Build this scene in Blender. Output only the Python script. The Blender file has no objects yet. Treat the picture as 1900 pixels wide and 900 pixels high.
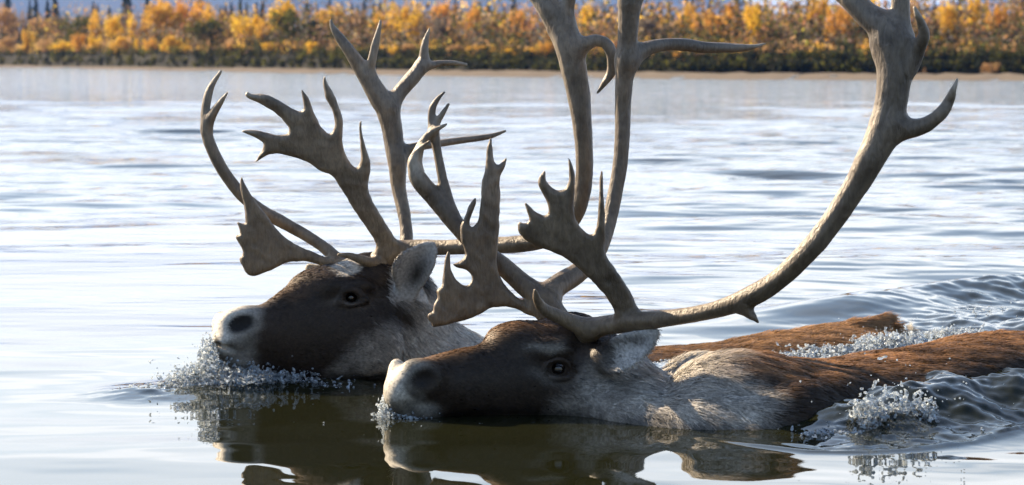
import bpy, math, random
import numpy as np
from mathutils import Vector
from mathutils.bvhtree import BVHTree

random.seed(7)
RNG = np.random.default_rng(7)
SC = bpy.context.scene
COL = SC.collection

# ------------------------------------------------------------------ camera
CAM_H = 0.65
FPX = 1900 * 100.0 / 36.0
PITCH = math.atan(345.0 / FPX)
cam_d = bpy.data.cameras.new('camera')
cam_d.lens = 100.0
cam_d.sensor_width = 36.0
cam_d.clip_start = 0.05
cam_d.clip_end = 20000.0
cam_d.dof.use_dof = True
cam_d.dof.focus_distance = 5.35
cam_d.dof.aperture_fstop = 12.0
cam = bpy.data.objects.new('camera', cam_d)
cam.location = (0, 0, CAM_H)
cam.rotation_euler = (math.pi / 2 - PITCH, 0, 0)
COL.objects.link(cam)
SC.camera = cam

# ------------------------------------------------------------------ world, sun, exposure
SUN_EL = math.radians(30)
SUN_AZ = math.radians(-55)          # measured from +y (straight ahead) towards +x; negative = left
sun_dir = Vector((math.sin(SUN_AZ) * math.cos(SUN_EL), math.cos(SUN_AZ) * math.cos(SUN_EL), math.sin(SUN_EL)))
sun_d = bpy.data.lights.new('sun', 'SUN')
sun_d.energy = 5.0
sun_d.angle = math.radians(0.5)
sun_d.color = (1.0, 0.80, 0.55)
sun = bpy.data.objects.new('sun', sun_d)
sun.rotation_euler = sun_dir.to_track_quat('Z', 'Y').to_euler()
COL.objects.link(sun)

SC.view_settings.view_transform = 'Standard'
SC.view_settings.look = 'None'
SC.view_settings.exposure = 1.42
SC.view_settings.gamma = 1.0
SC.view_settings.use_curve_mapping = False
SC.cycles.max_bounces = 8
SC.cycles.glossy_bounces = 4
SC.cycles.transmission_bounces = 6
SC.cycles.transparent_max_bounces = 6
SC.cycles.volume_bounces = 0
SC.cycles.caustics_reflective = False
SC.cycles.caustics_refractive = False
SC.cycles.sample_clamp_indirect = 6.0


def nd(nt, kind, **kw):
    n = nt.nodes.new(kind)
    for k, v in kw.items():
        if k in n.inputs:
            n.inputs[k].default_value = v
        else:
            setattr(n, k, v)
    return n


def mixc(nt, fac, a, b, mode='MIX'):
    m = nt.nodes.new('ShaderNodeMix')
    m.data_type = 'RGBA'
    m.blend_type = mode
    for sock, val in ((m.inputs[0], fac), (m.inputs[6], a), (m.inputs[7], b)):
        if hasattr(val, 'links'):
            nt.links.new(val, sock)
        elif isinstance(val, tuple):
            sock.default_value = (*val[:3], 1)
        else:
            sock.default_value = val
    return m.outputs[2]


def mth(nt, op, a, b=None, clamp=False):
    m = nt.nodes.new('ShaderNodeMath')
    m.operation = op
    m.use_clamp = clamp
    for sock, val in zip(m.inputs, (a, b)):
        if val is None:
            continue
        if hasattr(val, 'links'):
            nt.links.new(val, sock)
        else:
            sock.default_value = val
    return m.outputs[0]


def ramp(nt, fac, stops):
    r = nt.nodes.new('ShaderNodeValToRGB')
    els = r.color_ramp.elements
    while len(els) > 1:
        els.remove(els[-1])
    for i, (p, c) in enumerate(stops):
        e = els[0] if i == 0 else els.new(p)
        e.position = p
        e.color = (*c, 1) if len(c) == 3 else c
    nt.links.new(fac, r.inputs[0])
    return r.outputs[0]


world = bpy.data.worlds.new('World')
SC.world = world
world.use_nodes = True
wt = world.node_tree
wt.nodes.clear()
sky = wt.nodes.new('ShaderNodeTexSky')
sky.sky_type = 'NISHITA'
sky.sun_disc = False
sky.sun_elevation = SUN_EL
sky.sun_rotation = SUN_AZ
sky.air_density = 1.0
sky.dust_density = 0.6
sky.ozone_density = 1.2
tc = wt.nodes.new('ShaderNodeTexCoord')
sep = wt.nodes.new('ShaderNodeSeparateXYZ')
wt.links.new(tc.outputs['Generated'], sep.inputs[0])
den = mth(wt, 'ADD', mth(wt, 'MAXIMUM', sep.outputs[2], 0.0), 0.12)
cx_ = mth(wt, 'DIVIDE', sep.outputs[0], den)
cy_ = mth(wt, 'DIVIDE', sep.outputs[1], den)
cmb = wt.nodes.new('ShaderNodeCombineXYZ')
wt.links.new(cx_, cmb.inputs[0])
wt.links.new(cy_, cmb.inputs[1])
cn = nd(wt, 'ShaderNodeTexNoise', Scale=0.85, Detail=7.0, Roughness=0.55)
wt.links.new(cmb.outputs[0], cn.inputs['Vector'])
cover = ramp(wt, cn.outputs[0], [(0.44, (0, 0, 0)), (0.62, (1, 1, 1))])
# a bright veil of thin cloud low over the horizon, open blue higher up
veil = ramp(wt, sep.outputs[2], [(0.0, (0.92,) * 3), (0.135, (0.86,) * 3), (0.17, (0.35,) * 3), (0.26, (0.12,) * 3), (0.5, (0.0,) * 3)])
high = ramp(wt, sep.outputs[2], [(0.0, (0.8,) * 3), (0.18, (0.7,) * 3), (0.40, (0.22,) * 3), (1.0, (0.15,) * 3)])
stc = wt.nodes.new('ShaderNodeCombineXYZ')
wt.links.new(mth(wt, 'MULTIPLY', sep.outputs[0], 2.2), stc.inputs[0])
wt.links.new(mth(wt, 'MULTIPLY', sep.outputs[1], 2.2), stc.inputs[1])
wt.links.new(mth(wt, 'MULTIPLY', sep.outputs[2], 22.0), stc.inputs[2])
sn = nd(wt, 'ShaderNodeTexNoise', Scale=1.6, Detail=5.0, Roughness=0.5)
wt.links.new(stc.outputs[0], sn.inputs['Vector'])
streak = ramp(wt, sn.outputs[0], [(0.36, (0.6,) * 3), (0.54, (1.0,) * 3)])
veil = mth(wt, 'MULTIPLY', veil, streak)
cloudf = mth(wt, 'MAXIMUM', mth(wt, 'MULTIPLY', cover, high), veil)
CLOUD = (8.4, 8.35, 8.15)
# cloud brightness shaped by direction: bright ahead, dimmed behind to deepen the near shade
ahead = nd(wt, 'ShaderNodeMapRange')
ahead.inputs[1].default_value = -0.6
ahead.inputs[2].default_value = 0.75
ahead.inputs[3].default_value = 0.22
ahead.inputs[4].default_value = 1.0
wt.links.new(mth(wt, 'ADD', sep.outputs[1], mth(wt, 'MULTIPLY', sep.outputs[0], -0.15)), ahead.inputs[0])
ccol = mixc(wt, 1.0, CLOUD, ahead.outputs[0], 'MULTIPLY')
# unseen bright cloud band added low above the horizon to brighten the near water
bank = ramp(wt, sep.outputs[2], [(0.0, (0.55,) * 3), (0.07, (0.62,) * 3), (0.12, (0.85,) * 3), (0.2, (0.85,) * 3), (0.35, (0.6,) * 3)])
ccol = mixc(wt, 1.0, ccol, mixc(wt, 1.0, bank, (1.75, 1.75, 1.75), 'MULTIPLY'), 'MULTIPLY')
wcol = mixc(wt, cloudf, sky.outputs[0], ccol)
bg = wt.nodes.new('ShaderNodeBackground')
bg.inputs['Strength'].default_value = 0.085
wt.links.new(wcol, bg.inputs['Color'])
wo = wt.nodes.new('ShaderNodeOutputWorld')
wt.links.new(bg.outputs[0], wo.inputs['Surface'])

# ------------------------------------------------------------------ photograph geometry -> world
cp, sp = math.cos(PITCH), math.sin(PITCH)


def P(px, py, Y):
    """world point seen at photo pixel (px,py), at ground distance Y"""
    dx = (px - 950.0) / FPX
    dy = (450.0 - py) / FPX
    d = np.array([dx, cp + dy * sp, -sp + dy * cp])
    return np.array([0, 0, CAM_H]) + d * (Y / d[1])


def proj(p):
    """N x 3 world -> px, py, depth-along-axis"""
    x = p[..., 0]
    y = p[..., 1]
    z = p[..., 2] - CAM_H
    f = y * cp - z * sp
    u = y * sp + z * cp
    return 950.0 + FPX * x / f, 450.0 - FPX * u / f, f


def Wp(px, py):
    """point of the water surface seen at a pixel"""
    a = P(px, py, 1.0)
    s = CAM_H / (CAM_H - a[2])
    return P(px, py, s)


def pxm(n, Y):
    return n * Y / FPX


# ------------------------------------------------------------------ mesh helpers
def link_mesh(name, verts, faces, mat=None, parent=None, smooth=True, cols=None, loc=None):
    me = bpy.data.meshes.new(name)
    verts = np.asarray(verts, dtype=np.float32)
    if loc is not None:
        verts = verts - np.asarray(loc, dtype=np.float32)
    if isinstance(faces, np.ndarray):
        n, k = faces.shape
        me.vertices.add(len(verts))
        me.vertices.foreach_set('co', verts.ravel())
        me.loops.add(n * k)
        me.loops.foreach_set('vertex_index', faces.astype(np.int32).ravel())
        me.polygons.add(n)
        me.polygons.foreach_set('loop_start', np.arange(0, n * k, k, dtype=np.int32))
        me.update(calc_edges=True)
    else:
        me.from_pydata([tuple(v) for v in verts], [], [tuple(f) for f in faces])
    me.polygons.foreach_set('use_smooth', np.full(len(me.polygons), smooth))
    if cols is not None:
        at = me.color_attributes.new('Col', 'FLOAT_COLOR', 'POINT')
        c = np.ones((len(verts), 4), dtype=np.float32)
        c[:, :3] = cols
        at.data.foreach_set('color', c.ravel())
    if mat:
        me.materials.append(mat)
    me.validate()
    o = bpy.data.objects.new(name, me)
    COL.objects.link(o)
    if parent:
        o.parent = parent
    elif loc is not None:
        o.location = loc
    return o


def tag(o, label=None, cat=None, group=None, kind=None):
    if label:
        o['label'] = label
    if cat:
        o['category'] = cat
    if group:
        o['group'] = group
    if kind:
        o['kind'] = kind
    return o


def empty(name, loc):
    o = bpy.data.objects.new(name, None)
    o.empty_display_size = 0.2
    o.location = loc
    COL.objects.link(o)
    return o


def catmull(pts, n):
    """pts: N x K control rows -> smooth rows"""
    p = np.asarray(pts, float)
    p = np.vstack([2 * p[0] - p[1], p, 2 * p[-1] - p[-2]])
    out = []
    for i in range(1, len(p) - 2):
        for j in range(n):
            t = j / n
            a, b, c, d = p[i - 1], p[i], p[i + 1], p[i + 2]
            out.append(0.5 * (2 * b + (c - a) * t + (2 * a - 5 * b + 4 * c - d) * t * t + (3 * b - a - 3 * c + d) * t ** 3))
    out.append(p[-2])
    return np.array(out)


def sstep(a, b, x):
    t = np.clip((x - a) / (b - a), 0, 1)
    return t * t * (3 - 2 * t)


def vnoise(p, scale, seed=0):
    """cheap smooth value noise from summed sines, about -1..1"""
    r = np.random.default_rng(1000 + seed)
    out = np.zeros(p.shape[:-1])
    for i in range(7):
        k = r.normal(size=3)
        k *= scale * (0.6 + 0.9 * r.random()) * 2 * math.pi / (np.linalg.norm(k) + 1e-9)
        out = out + np.sin(p @ k + r.random() * 7)
    return out / 3.2


# ------------------------------------------------------------------ implicit modelling: distance field + surface nets
class Field:
    def __init__(self, lo, hi, h):
        self.lo = np.array(lo, float)
        self.h = h
        self.n = np.maximum(np.ceil((np.array(hi) - self.lo) / h).astype(int) + 1, 4)
        self.F = np.full(self.n, 0.06, dtype=np.float32)

    def win(self, lo, hi):
        a = np.clip(np.floor((lo - self.lo) / self.h).astype(int), 0, self.n - 1)
        b = np.clip(np.ceil((hi - self.lo) / self.h).astype(int) + 1, 1, self.n)
        return a, b

    def pts(self, a, b):
        ax = [self.lo[i] + self.h * np.arange(a[i], b[i]) for i in range(3)]
        return np.stack(np.meshgrid(*ax, indexing='ij'), -1)

    def put(self, a, b, d, k, op='add'):
        S = (slice(a[0], b[0]), slice(a[1], b[1]), slice(a[2], b[2]))
        f = self.F[S]
        if op == 'add':
            if k > 0:
                t = np.maximum(k - np.abs(f - d), 0) / k
                self.F[S] = np.minimum(f, d) - t * t * k * 0.25
            else:
                self.F[S] = np.minimum(f, d)
        else:
            t = np.maximum(k - np.abs(f + d), 0) / k
            self.F[S] = np.maximum(f, -d) + t * t * k * 0.25

    def chain(self, pts, ra, rb=None, k=0.01, op='add', sub=5, side=(0, 1, 0)):
        """tapered tube through pts; ra half size along `side`, rb half size across it"""
        rb = ra if rb is None else rb
        rows = catmull(np.column_stack([pts, ra, rb]), sub)
        m = 0.03 + k
        R = max(rows[:, 3].max(), rows[:, 4].max()) + m
        A, B = self.win(rows[:, :3].min(0) - R, rows[:, :3].max(0) + R)
        if np.any(B <= A):
            return
        T = np.full(B - A, 0.06, dtype=np.float32)
        side = np.array(side, float)
        for i in range(len(rows) - 1):
            p0, p1 = rows[i, :3], rows[i + 1, :3]
            a0, a1, b0, b1 = rows[i, 3], rows[i + 1, 3], rows[i, 4], rows[i + 1, 4]
            r = max(a0, a1, b0, b1) + m
            a, b = self.win(np.minimum(p0, p1) - r, np.maximum(p0, p1) + r)
            a, b = np.maximum(a, A), np.minimum(b, B)
            if np.any(b <= a):
                continue
            q = self.pts(a, b) - p0
            ax = p1 - p0
            L = np.linalg.norm(ax)
            if L < 1e-6:
                continue
            ax /= L
            s = np.clip(q @ ax, 0, L)
            t = s / L
            q = q - s[..., None] * ax
            ru = a0 + (a1 - a0) * t
            rv = b0 + (b1 - b0) * t
            if np.allclose(rows[:, 3], rows[:, 4]):
                d = np.linalg.norm(q, axis=-1) - ru
            else:
                u = side - ax * (side @ ax)
                u /= np.linalg.norm(u)
                v = np.cross(ax, u)
                cu, cv, ct = q @ u, q @ v, q @ ax
                rt = np.minimum(ru, rv)
                k0 = np.sqrt((cu / ru) ** 2 + (cv / rv) ** 2 + (ct / rt) ** 2)
                k1 = np.sqrt((cu / ru ** 2) ** 2 + (cv / rv ** 2) ** 2 + (ct / rt ** 2) ** 2) + 1e-9
                d = np.where(k0 < 1e-4, -rt, k0 * (k0 - 1) / k1)
            o = a - A
            S = (slice(o[0], o[0] + b[0] - a[0]), slice(o[1], o[1] + b[1] - a[1]), slice(o[2], o[2] + b[2] - a[2]))
            T[S] = np.minimum(T[S], d)
        self.put(A, B, T, k, op)

    def blob(self, c, r, k=0.01, op='add', rot=None, pad=0.03):
        c, r = np.array(c, float), np.array(r, float)
        m = r.max() + pad + k
        a, b = self.win(c - m, c + m)
        if np.any(b <= a):
            return
        q = self.pts(a, b) - c
        if rot is not None:
            q = q @ np.array(rot)          # columns = local axes
        k0 = np.linalg.norm(q / r, axis=-1)
        k1 = np.linalg.norm(q / r ** 2, axis=-1) + 1e-9
        d = np.where(k0 < 1e-4, -r.min(), k0 * (k0 - 1) / k1)
        self.put(a, b, d.astype(np.float32), k, op)

    def plate(self, poly, Yf, r, k=0.01, op='add', smooth=1):
        """solid plate with rounded rim: outline `poly` in photo pixels, lying at depth Yf(px,py), half thickness r metres"""
        poly = np.array(poly, float)
        for _ in range(smooth):
            nx = np.roll(poly, -1, 0)
            poly = np.stack([0.8 * poly + 0.2 * nx, 0.2 * poly + 0.8 * nx], 1).reshape(-1, 2)
        ys = Yf(poly[:, 0], poly[:, 1])
        w = np.array([P(p[0], p[1], y) for p, y in zip(poly, ys)])
        m = r + 0.02 + k
        a, b = self.win(w.min(0) - m, w.max(0) + m)
        if np.any(b <= a):
            return
        q = self.pts(a, b)
        px, py, f = proj(q)
        sc = f / FPX
        d2 = np.full(px.shape, 1e9)
        inside = np.zeros(px.shape, bool)
        for i in range(len(poly)):
            x0, y0 = poly[i]
            x1, y1 = poly[(i + 1) % len(poly)]
            ex, ey = x1 - x0, y1 - y0
            wx, wy = px - x0, py - y0
            t = np.clip((wx * ex + wy * ey) / (ex * ex + ey * ey + 1e-12), 0, 1)
            d2 = np.minimum(d2, (wx - ex * t) ** 2 + (wy - ey * t) ** 2)
            c = ((y0 <= py) != (y1 <= py)) & (wx < ex * wy / (ey if abs(ey) > 1e-9 else 1e-9))
            inside ^= c
        s = np.sqrt(d2) * sc * np.where(inside, -1, 1)
        n = q[..., 1] - Yf(px, py)
        d = np.sqrt(np.maximum(s + r, 0) ** 2 + n ** 2) - r
        self.put(a, b, d.astype(np.float32), k, op)

    def mesh(self, smooth=2, largest=True):
        F = self.F
        F[0] = F[-1] = 0.05
        F[:, 0] = F[:, -1] = 0.05
        F[:, :, 0] = F[:, :, -1] = 0.05
        ins = F < 0
        cnt = np.zeros(np.array(F.shape) - 1, dtype=np.uint8)
        for dx in (0, 1):
            for dy in (0, 1):
                for dz in (0, 1):
                    cnt += ins[dx:F.shape[0] - 1 + dx, dy:F.shape[1] - 1 + dy, dz:F.shape[2] - 1 + dz]
        act = (cnt > 0) & (cnt < 8)
        idx = np.argwhere(act)
        vid = np.full(act.shape, -1, dtype=np.int32)
        vid[act] = np.arange(len(idx))
        acc = np.zeros((len(idx), 3))
        num = np.zeros(len(idx))
        for ax in range(3):
            o1, o2 = [i for i in range(3) if i != ax]
            for s1 in (0, 1):
                for s2 in (0, 1):
                    c0 = idx.copy()
                    c0[:, o1] += s1
                    c0[:, o2] += s2
                    c1 = c0.copy()
                    c1[:, ax] += 1
                    f0 = F[c0[:, 0], c0[:, 1], c0[:, 2]]
                    f1 = F[c1[:, 0], c1[:, 1], c1[:, 2]]
                    m = (f0 < 0) != (f1 < 0)
                    t = f0[m] / (f0[m] - f1[m])
                    pt = c0[m].astype(float)
                    pt[:, ax] += t
                    acc[m] += pt
                    num[m] += 1
        V = self.lo + self.h * acc / num[:, None]
        quads = []
        for ax in range(3):
            o1, o2 = (ax + 1) % 3, (ax + 2) % 3
            sl0 = [slice(None)] * 3
            sl1 = [slice(None)] * 3
            sl0[ax] = slice(0, -1)
            sl1[ax] = slice(1, None)
            e = ins[tuple(sl0)] != ins[tuple(sl1)]
            pos = np.argwhere(e)
            pos = pos[(pos[:, o1] > 0) & (pos[:, o2] > 0) & (pos[:, o1] < self.n[o1] - 1) & (pos[:, o2] < self.n[o2] - 1)]
            flip = ins[pos[:, 0], pos[:, 1], pos[:, 2]]
            cs = []
            for d1, d2 in ((-1, -1), (0, -1), (0, 0), (-1, 0)):
                c = pos.copy()
                c[:, o1] += d1
                c[:, o2] += d2
                cs.append(vid[c[:, 0], c[:, 1], c[:, 2]])
            q = np.stack(cs, 1)
            q[~flip] = q[~flip][:, ::-1]
            quads.append(q)
        Q = np.vstack(quads)
        Q = Q[(Q >= 0).all(1)]
        # keep the largest piece
        E = np.vstack([Q[:, [0, 1]], Q[:, [1, 2]], Q[:, [2, 3]], Q[:, [3, 0]]])
        comp = np.arange(len(V))
        while True:
            m = np.minimum(comp[E[:, 0]], comp[E[:, 1]])
            new = comp.copy()
            np.minimum.at(new, E[:, 0], m)
            np.minimum.at(new, E[:, 1], m)
            new = new[new]
            if (new == comp).all():
                break
            comp = new
        u, c = np.unique(comp, return_counts=True)
        keep = comp == u[c.argmax()] if largest else np.ones(len(V), bool)
        remap = np.cumsum(keep) - 1
        Q = remap[Q[keep[Q[:, 0]]]]
        V = V[keep]
        E = np.vstack([Q[:, [0, 1]], Q[:, [1, 2]], Q[:, [2, 3]], Q[:, [3, 0]]])
        deg = np.bincount(E.ravel(), minlength=len(V)).astype(float)
        for it in range(smooth):
            for lam in (0.5, -0.52):
                S = np.stack([np.bincount(E[:, 0], V[E[:, 1], i], len(V)) + np.bincount(E[:, 1], V[E[:, 0], i], len(V)) for i in range(3)], 1)
                V = V + lam * (S / deg[:, None] - V)
        return V, Q


def vert_normals(V, Q):
    n = np.cross(V[Q[:, 2]] - V[Q[:, 0]], V[Q[:, 3]] - V[Q[:, 1]])
    N = np.stack([sum(np.bincount(Q[:, j], n[:, i], len(V)) for j in range(4)) for i in range(3)], 1)
    return N / (np.linalg.norm(N, axis=1, keepdims=True) + 1e-12)


# ------------------------------------------------------------------ materials
def new_mat(name):
    m = bpy.data.materials.new(name)
    m.use_nodes = True
    nt = m.node_tree
    nt.nodes.clear()
    out = nt.nodes.new('ShaderNodeOutputMaterial')
    return m, nt, out


def coat_material(name, fur=False):
    m, nt, out = new_mat(name)
    a = nd(nt, 'ShaderNodeAttribute', attribute_name='Col')
    geo = nt.nodes.new('ShaderNodeTexCoord')
    no = nd(nt, 'ShaderNodeTexNoise', Scale=180.0, Detail=3.0)
    nt.links.new(geo.outputs['Object'], no.inputs['Vector'])
    c = mixc(nt, 1.0, a.outputs['Color'], ramp(nt, no.outputs[0], [(0.3, (0.7,) * 3), (0.7, (1.25,) * 3)]), 'MULTIPLY')
    b = nd(nt, 'ShaderNodeBsdfPrincipled', Roughness=0.48 if fur else 0.62)
    b.inputs['Specular IOR Level'].default_value = 0.45 if fur else 0.25
    nt.links.new(c, b.inputs['Base Color'])
    if fur:
        tr = nt.nodes.new('ShaderNodeBsdfTranslucent')
        nt.links.new(c, tr.inputs['Color'])
        mx = nd(nt, 'ShaderNodeMixShader')
        mx.inputs[0].default_value = 0.3
        nt.links.new(b.outputs[0], mx.inputs[1])
        nt.links.new(tr.outputs[0], mx.inputs[2])
        nt.links.new(mx.outputs[0], out.inputs['Surface'])
    else:
        nt.links.new(b.outputs[0], out.inputs['Surface'])
    return m


def antler_material():
    m, nt, out = new_mat('antler_bone')
    a = nd(nt, 'ShaderNodeAttribute', attribute_name='Col')
    tcn = nt.nodes.new('ShaderNodeTexCoord')
    mp = nd(nt, 'ShaderNodeMapping')
    mp.inputs['Scale'].default_value = (1.0, 1.0, 0.25)
    nt.links.new(tcn.outputs['Object'], mp.inputs['Vector'])
    n1 = nd(nt, 'ShaderNodeTexNoise', Scale=26.0, Detail=5.0, Roughness=0.65)
    nt.links.new(tcn.outputs['Object'], n1.inputs['Vector'])
    n2 = nd(nt, 'ShaderNodeTexNoise', Scale=170.0, Detail=4.0, Roughness=0.6, Distortion=0.6)
    nt.links.new(mp.outputs[0], n2.inputs['Vector'])
    c = mixc(nt, 1.0, a.outputs['Color'], ramp(nt, n1.outputs[0], [(0.3, (0.62, 0.58, 0.55)), (0.5, (1, 1, 1)), (0.72, (1.3, 1.3, 1.28))]), 'MULTIPLY')
    c = mixc(nt, 0.8, c, ramp(nt, n2.outputs[0], [(0.32, (0.68,) * 3), (0.55, (1.05,) * 3), (0.7, (1.18,) * 3)]), 'MULTIPLY')
    b = nd(nt, 'ShaderNodeBsdfPrincipled', Roughness=0.46)
    nt.links.new(c, b.inputs['Base Color'])
    bp = nd(nt, 'ShaderNodeBump', Strength=0.6, Distance=0.005)
    nt.links.new(n2.outputs[0], bp.inputs['Height'])
    nt.links.new(bp.outputs[0], b.inputs['Normal'])
    nt.links.new(b.outputs[0], out.inputs['Surface'])
    return m


def simple_mat(name, col, rough=0.6, spec=0.5):
    m, nt, out = new_mat(name)
    b = nd(nt, 'ShaderNodeBsdfPrincipled', Roughness=rough)
    tcn = nt.nodes.new('ShaderNodeTexCoord')
    no = nd(nt, 'ShaderNodeTexNoise', Scale=60.0, Detail=3.0)
    nt.links.new(tcn.outputs['Object'], no.inputs['Vector'])
    c = mixc(nt, no.outputs[0], tuple(x * 0.75 for x in col), tuple(x * 1.25 for x in col))
    nt.links.new(c, b.inputs['Base Color'])
    b.inputs['Specular IOR Level'].default_value = spec
    nt.links.new(b.outputs[0], out.inputs['Surface'])
    return m


def water_material():
    m, nt, out = new_mat('river_water')
    b = nd(nt, 'ShaderNodeBsdfPrincipled', Roughness=0.015, IOR=1.333)
    b.inputs['Base Color'].default_value = (0.012, 0.013, 0.005, 1)
    tcn = nt.nodes.new('ShaderNodeTexCoord')
    mp = nd(nt, 'ShaderNodeMapping')
    mp.inputs['Scale'].default_value = (0.35, 1.0, 1.0)
    nt.links.new(tcn.outputs['Object'], mp.inputs['Vector'])
    n1 = nd(nt, 'ShaderNodeTexNoise', Scale=1.6, Detail=4.0, Roughness=0.6)
    nt.links.new(mp.outputs[0], n1.inputs['Vector'])
    sepn = nt.nodes.new('ShaderNodeSeparateXYZ')
    nt.links.new(tcn.outputs['Object'], sepn.inputs[0])
    mr = nd(nt, 'ShaderNodeMapRange')
    mr.inputs[1].default_value = 8.0
    mr.inputs[2].default_value = 24.0
    mr.inputs[3].default_value = 0.0
    mr.inputs[4].default_value = 0.95
    nt.links.new(sepn.outputs[1], mr.inputs[0])
    bp = nd(nt, 'ShaderNodeBump', Distance=0.09)
    rr = nd(nt, 'ShaderNodeMapRange')
    rr.inputs[1].default_value = 9.0
    rr.inputs[2].default_value = 60.0
    rr.inputs[3].default_value = 0.015
    rr.inputs[4].default_value = 0.09
    nt.links.new(sepn.outputs[1], rr.inputs[0])
    nt.links.new(rr.outputs[0], b.inputs['Roughness'])
    nt.links.new(mr.outputs[0], bp.inputs['Strength'])
    nt.links.new(n1.outputs[0], bp.inputs['Height'])
    nt.links.new(bp.outputs[0], b.inputs['Normal'])
    nt.links.new(b.outputs[0], out.inputs['Surface'])
    return m


def splash_material():
    m, nt, out = new_mat('splash_water')
    g = nd(nt, 'ShaderNodeBsdfPrincipled', Roughness=0.04, IOR=1.333)
    tcn = nt.nodes.new('ShaderNodeTexCoord')
    no = nd(nt, 'ShaderNodeTexNoise', Scale=170.0, Detail=3.0)
    nt.links.new(tcn.outputs['Object'], no.inputs['Vector'])
    g.inputs['Transmission Weight'].default_value = 0.97
    g.inputs['Base Color'].default_value = (0.97, 0.98, 0.98, 1)
    # white scattering share of the foam also stands in for sunlight refracted by drops
    d = nd(nt, 'ShaderNodeBsdfDiffuse')
    d.inputs['Color'].default_value = (0.76, 0.86, 0.95, 1)
    t = nd(nt, 'ShaderNodeBsdfTranslucent')
    t.inputs['Color'].default_value = (0.80, 0.89, 0.97, 1)
    dt = nd(nt, 'ShaderNodeMixShader')
    dt.inputs[0].default_value = 0.55
    nt.links.new(d.outputs[0], dt.inputs[1])
    nt.links.new(t.outputs[0], dt.inputs[2])
    mx = nd(nt, 'ShaderNodeMixShader')
    nt.links.new(ramp(nt, no.outputs[0], [(0.43, (0.04,) * 3), (0.58, (0.80,) * 3)]), mx.inputs[0])
    nt.links.new(g.outputs[0], mx.inputs[1])
    nt.links.new(dt.outputs[0], mx.inputs[2])
    nt.links.new(mx.outputs[0], out.inputs['Surface'])
    return m


def leaf_material():
    """autumn leaves: hue from the mesh colours, tint of the whole shrub from the object colour"""
    m, nt, out = new_mat('autumn_leaves')
    a = nd(nt, 'ShaderNodeAttribute', attribute_name='Col')
    oi = nt.nodes.new('ShaderNodeObjectInfo')
    c = mixc(nt, 1.0, a.outputs['Color'], oi.outputs['Color'], 'MULTIPLY')
    d = nd(nt, 'ShaderNodeBsdfDiffuse')
    nt.links.new(c, d.inputs['Color'])
    t = nd(nt, 'ShaderNodeBsdfTranslucent')
    nt.links.new(c, t.inputs['Color'])
    mx = nd(nt, 'ShaderNodeMixShader')
    mx.inputs[0].default_value = 0.58
    nt.links.new(d.outputs[0], mx.inputs[1])
    nt.links.new(t.outputs[0], mx.inputs[2])
    nt.links.new(mx.outputs[0], out.inputs['Surface'])
    return m


def ground_material(name, c1, c2, scale):
    m, nt, out = new_mat(name)
    tcn = nt.nodes.new('ShaderNodeTexCoord')
    no = nd(nt, 'ShaderNodeTexNoise', Scale=scale, Detail=6.0, Roughness=0.65)
    nt.links.new(tcn.outputs['Object'], no.inputs['Vector'])
    c = ramp(nt, no.outputs[0], [(0.35, c1), (0.65, c2)])
    b = nd(nt, 'ShaderNodeBsdfPrincipled', Roughness=0.9)
    b.inputs['Specular IOR Level'].default_value = 0.1
    nt.links.new(c, b.inputs['Base Color'])
    nt.links.new(b.outputs[0], out.inputs['Surface'])
    return m


MAT_COAT = coat_material('caribou_skin')
MAT_FUR = coat_material('caribou_fur', True)
MAT_ANTLER = antler_material()
MAT_EYE = simple_mat('eye_gloss', (0.012, 0.008, 0.006), 0.04, 0.8)
MAT_WATER = water_material()
MAT_SPLASH = splash_material()
MAT_LEAF = leaf_material()
MAT_BARK = simple_mat('bark', (0.09, 0.07, 0.055), 0.9, 0.1)

# ------------------------------------------------------------------ river
WR = np.random.default_rng(11)
WAVES = []
for i in range(160):
    lam = math.exp(WR.uniform(math.log(0.075), math.log(2.2)))
    ang = WR.normal(0, 0.42)
    WAVES.append((lam, math.sin(ang), math.cos(ang), WR.uniform(0, 6.28), WR.uniform(0.5, 1.3)))
CHOP = []
for i in range(110):
    lam = math.exp(WR.uniform(math.log(0.016), math.log(0.25)))
    ang = WR.uniform(0, 6.28)
    CHOP.append((lam, math.sin(ang), math.cos(ang), WR.uniform(0, 6.28), WR.uniform(0.5, 1.3)))


def line_dist(x, y, pts):
    """distance to a polyline on the water and the fraction along it"""
    best = np.full(x.shape, 1e9)
    frac = np.zeros(x.shape)
    sgn = np.zeros(x.shape)
    n = len(pts) - 1
    for i in range(n):
        x0, y0 = pts[i][:2]
        ex, ey = pts[i + 1][0] - x0, pts[i + 1][1] - y0
        t = np.clip(((x - x0) * ex + (y - y0) * ey) / (ex * ex + ey * ey), 0, 1)
        dx, dy = x - x0 - ex * t, y - y0 - ey * t
        d = np.hypot(dx, dy)
        m = d < best
        best = np.where(m, d, best)
        frac = np.where(m, (i + t) / n, frac)
        sgn = np.where(m, np.sign(ex * dy - ey * dx), sgn)
    return best, frac, sgn


WAKE_FAR = np.array([Wp(*p) for p in ((1240, 622), (1420, 604), (1560, 585), (1680, 562), (1790, 548), (1900, 538), (2100, 520))])
BOW_NEAR = np.array([Wp(*p) for p in ((1060, 786), (1200, 801), (1300, 815), (1400, 829), (1500, 839), (1600, 840), (1700, 834), (1800, 822), (1900, 802), (2100, 770))])
FLANK = np.array([Wp(*p) for p in ((1480, 815), (1560, 800), (1680, 780), (1800, 765), (1950, 740), (2150, 715))])
GAP = np.array([Wp(*p) for p in ((1200, 690), (1330, 672), (1450, 662), (1580, 655), (1680, 640), (1800, 618), (1900, 600), (2100, 585))])
NOSE_B = np.array([Wp(*p) for p in ((300, 728), (390, 715), (480, 715), (620, 716))])
EYE_RIPPLE = Wp(60, 692)


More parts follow.
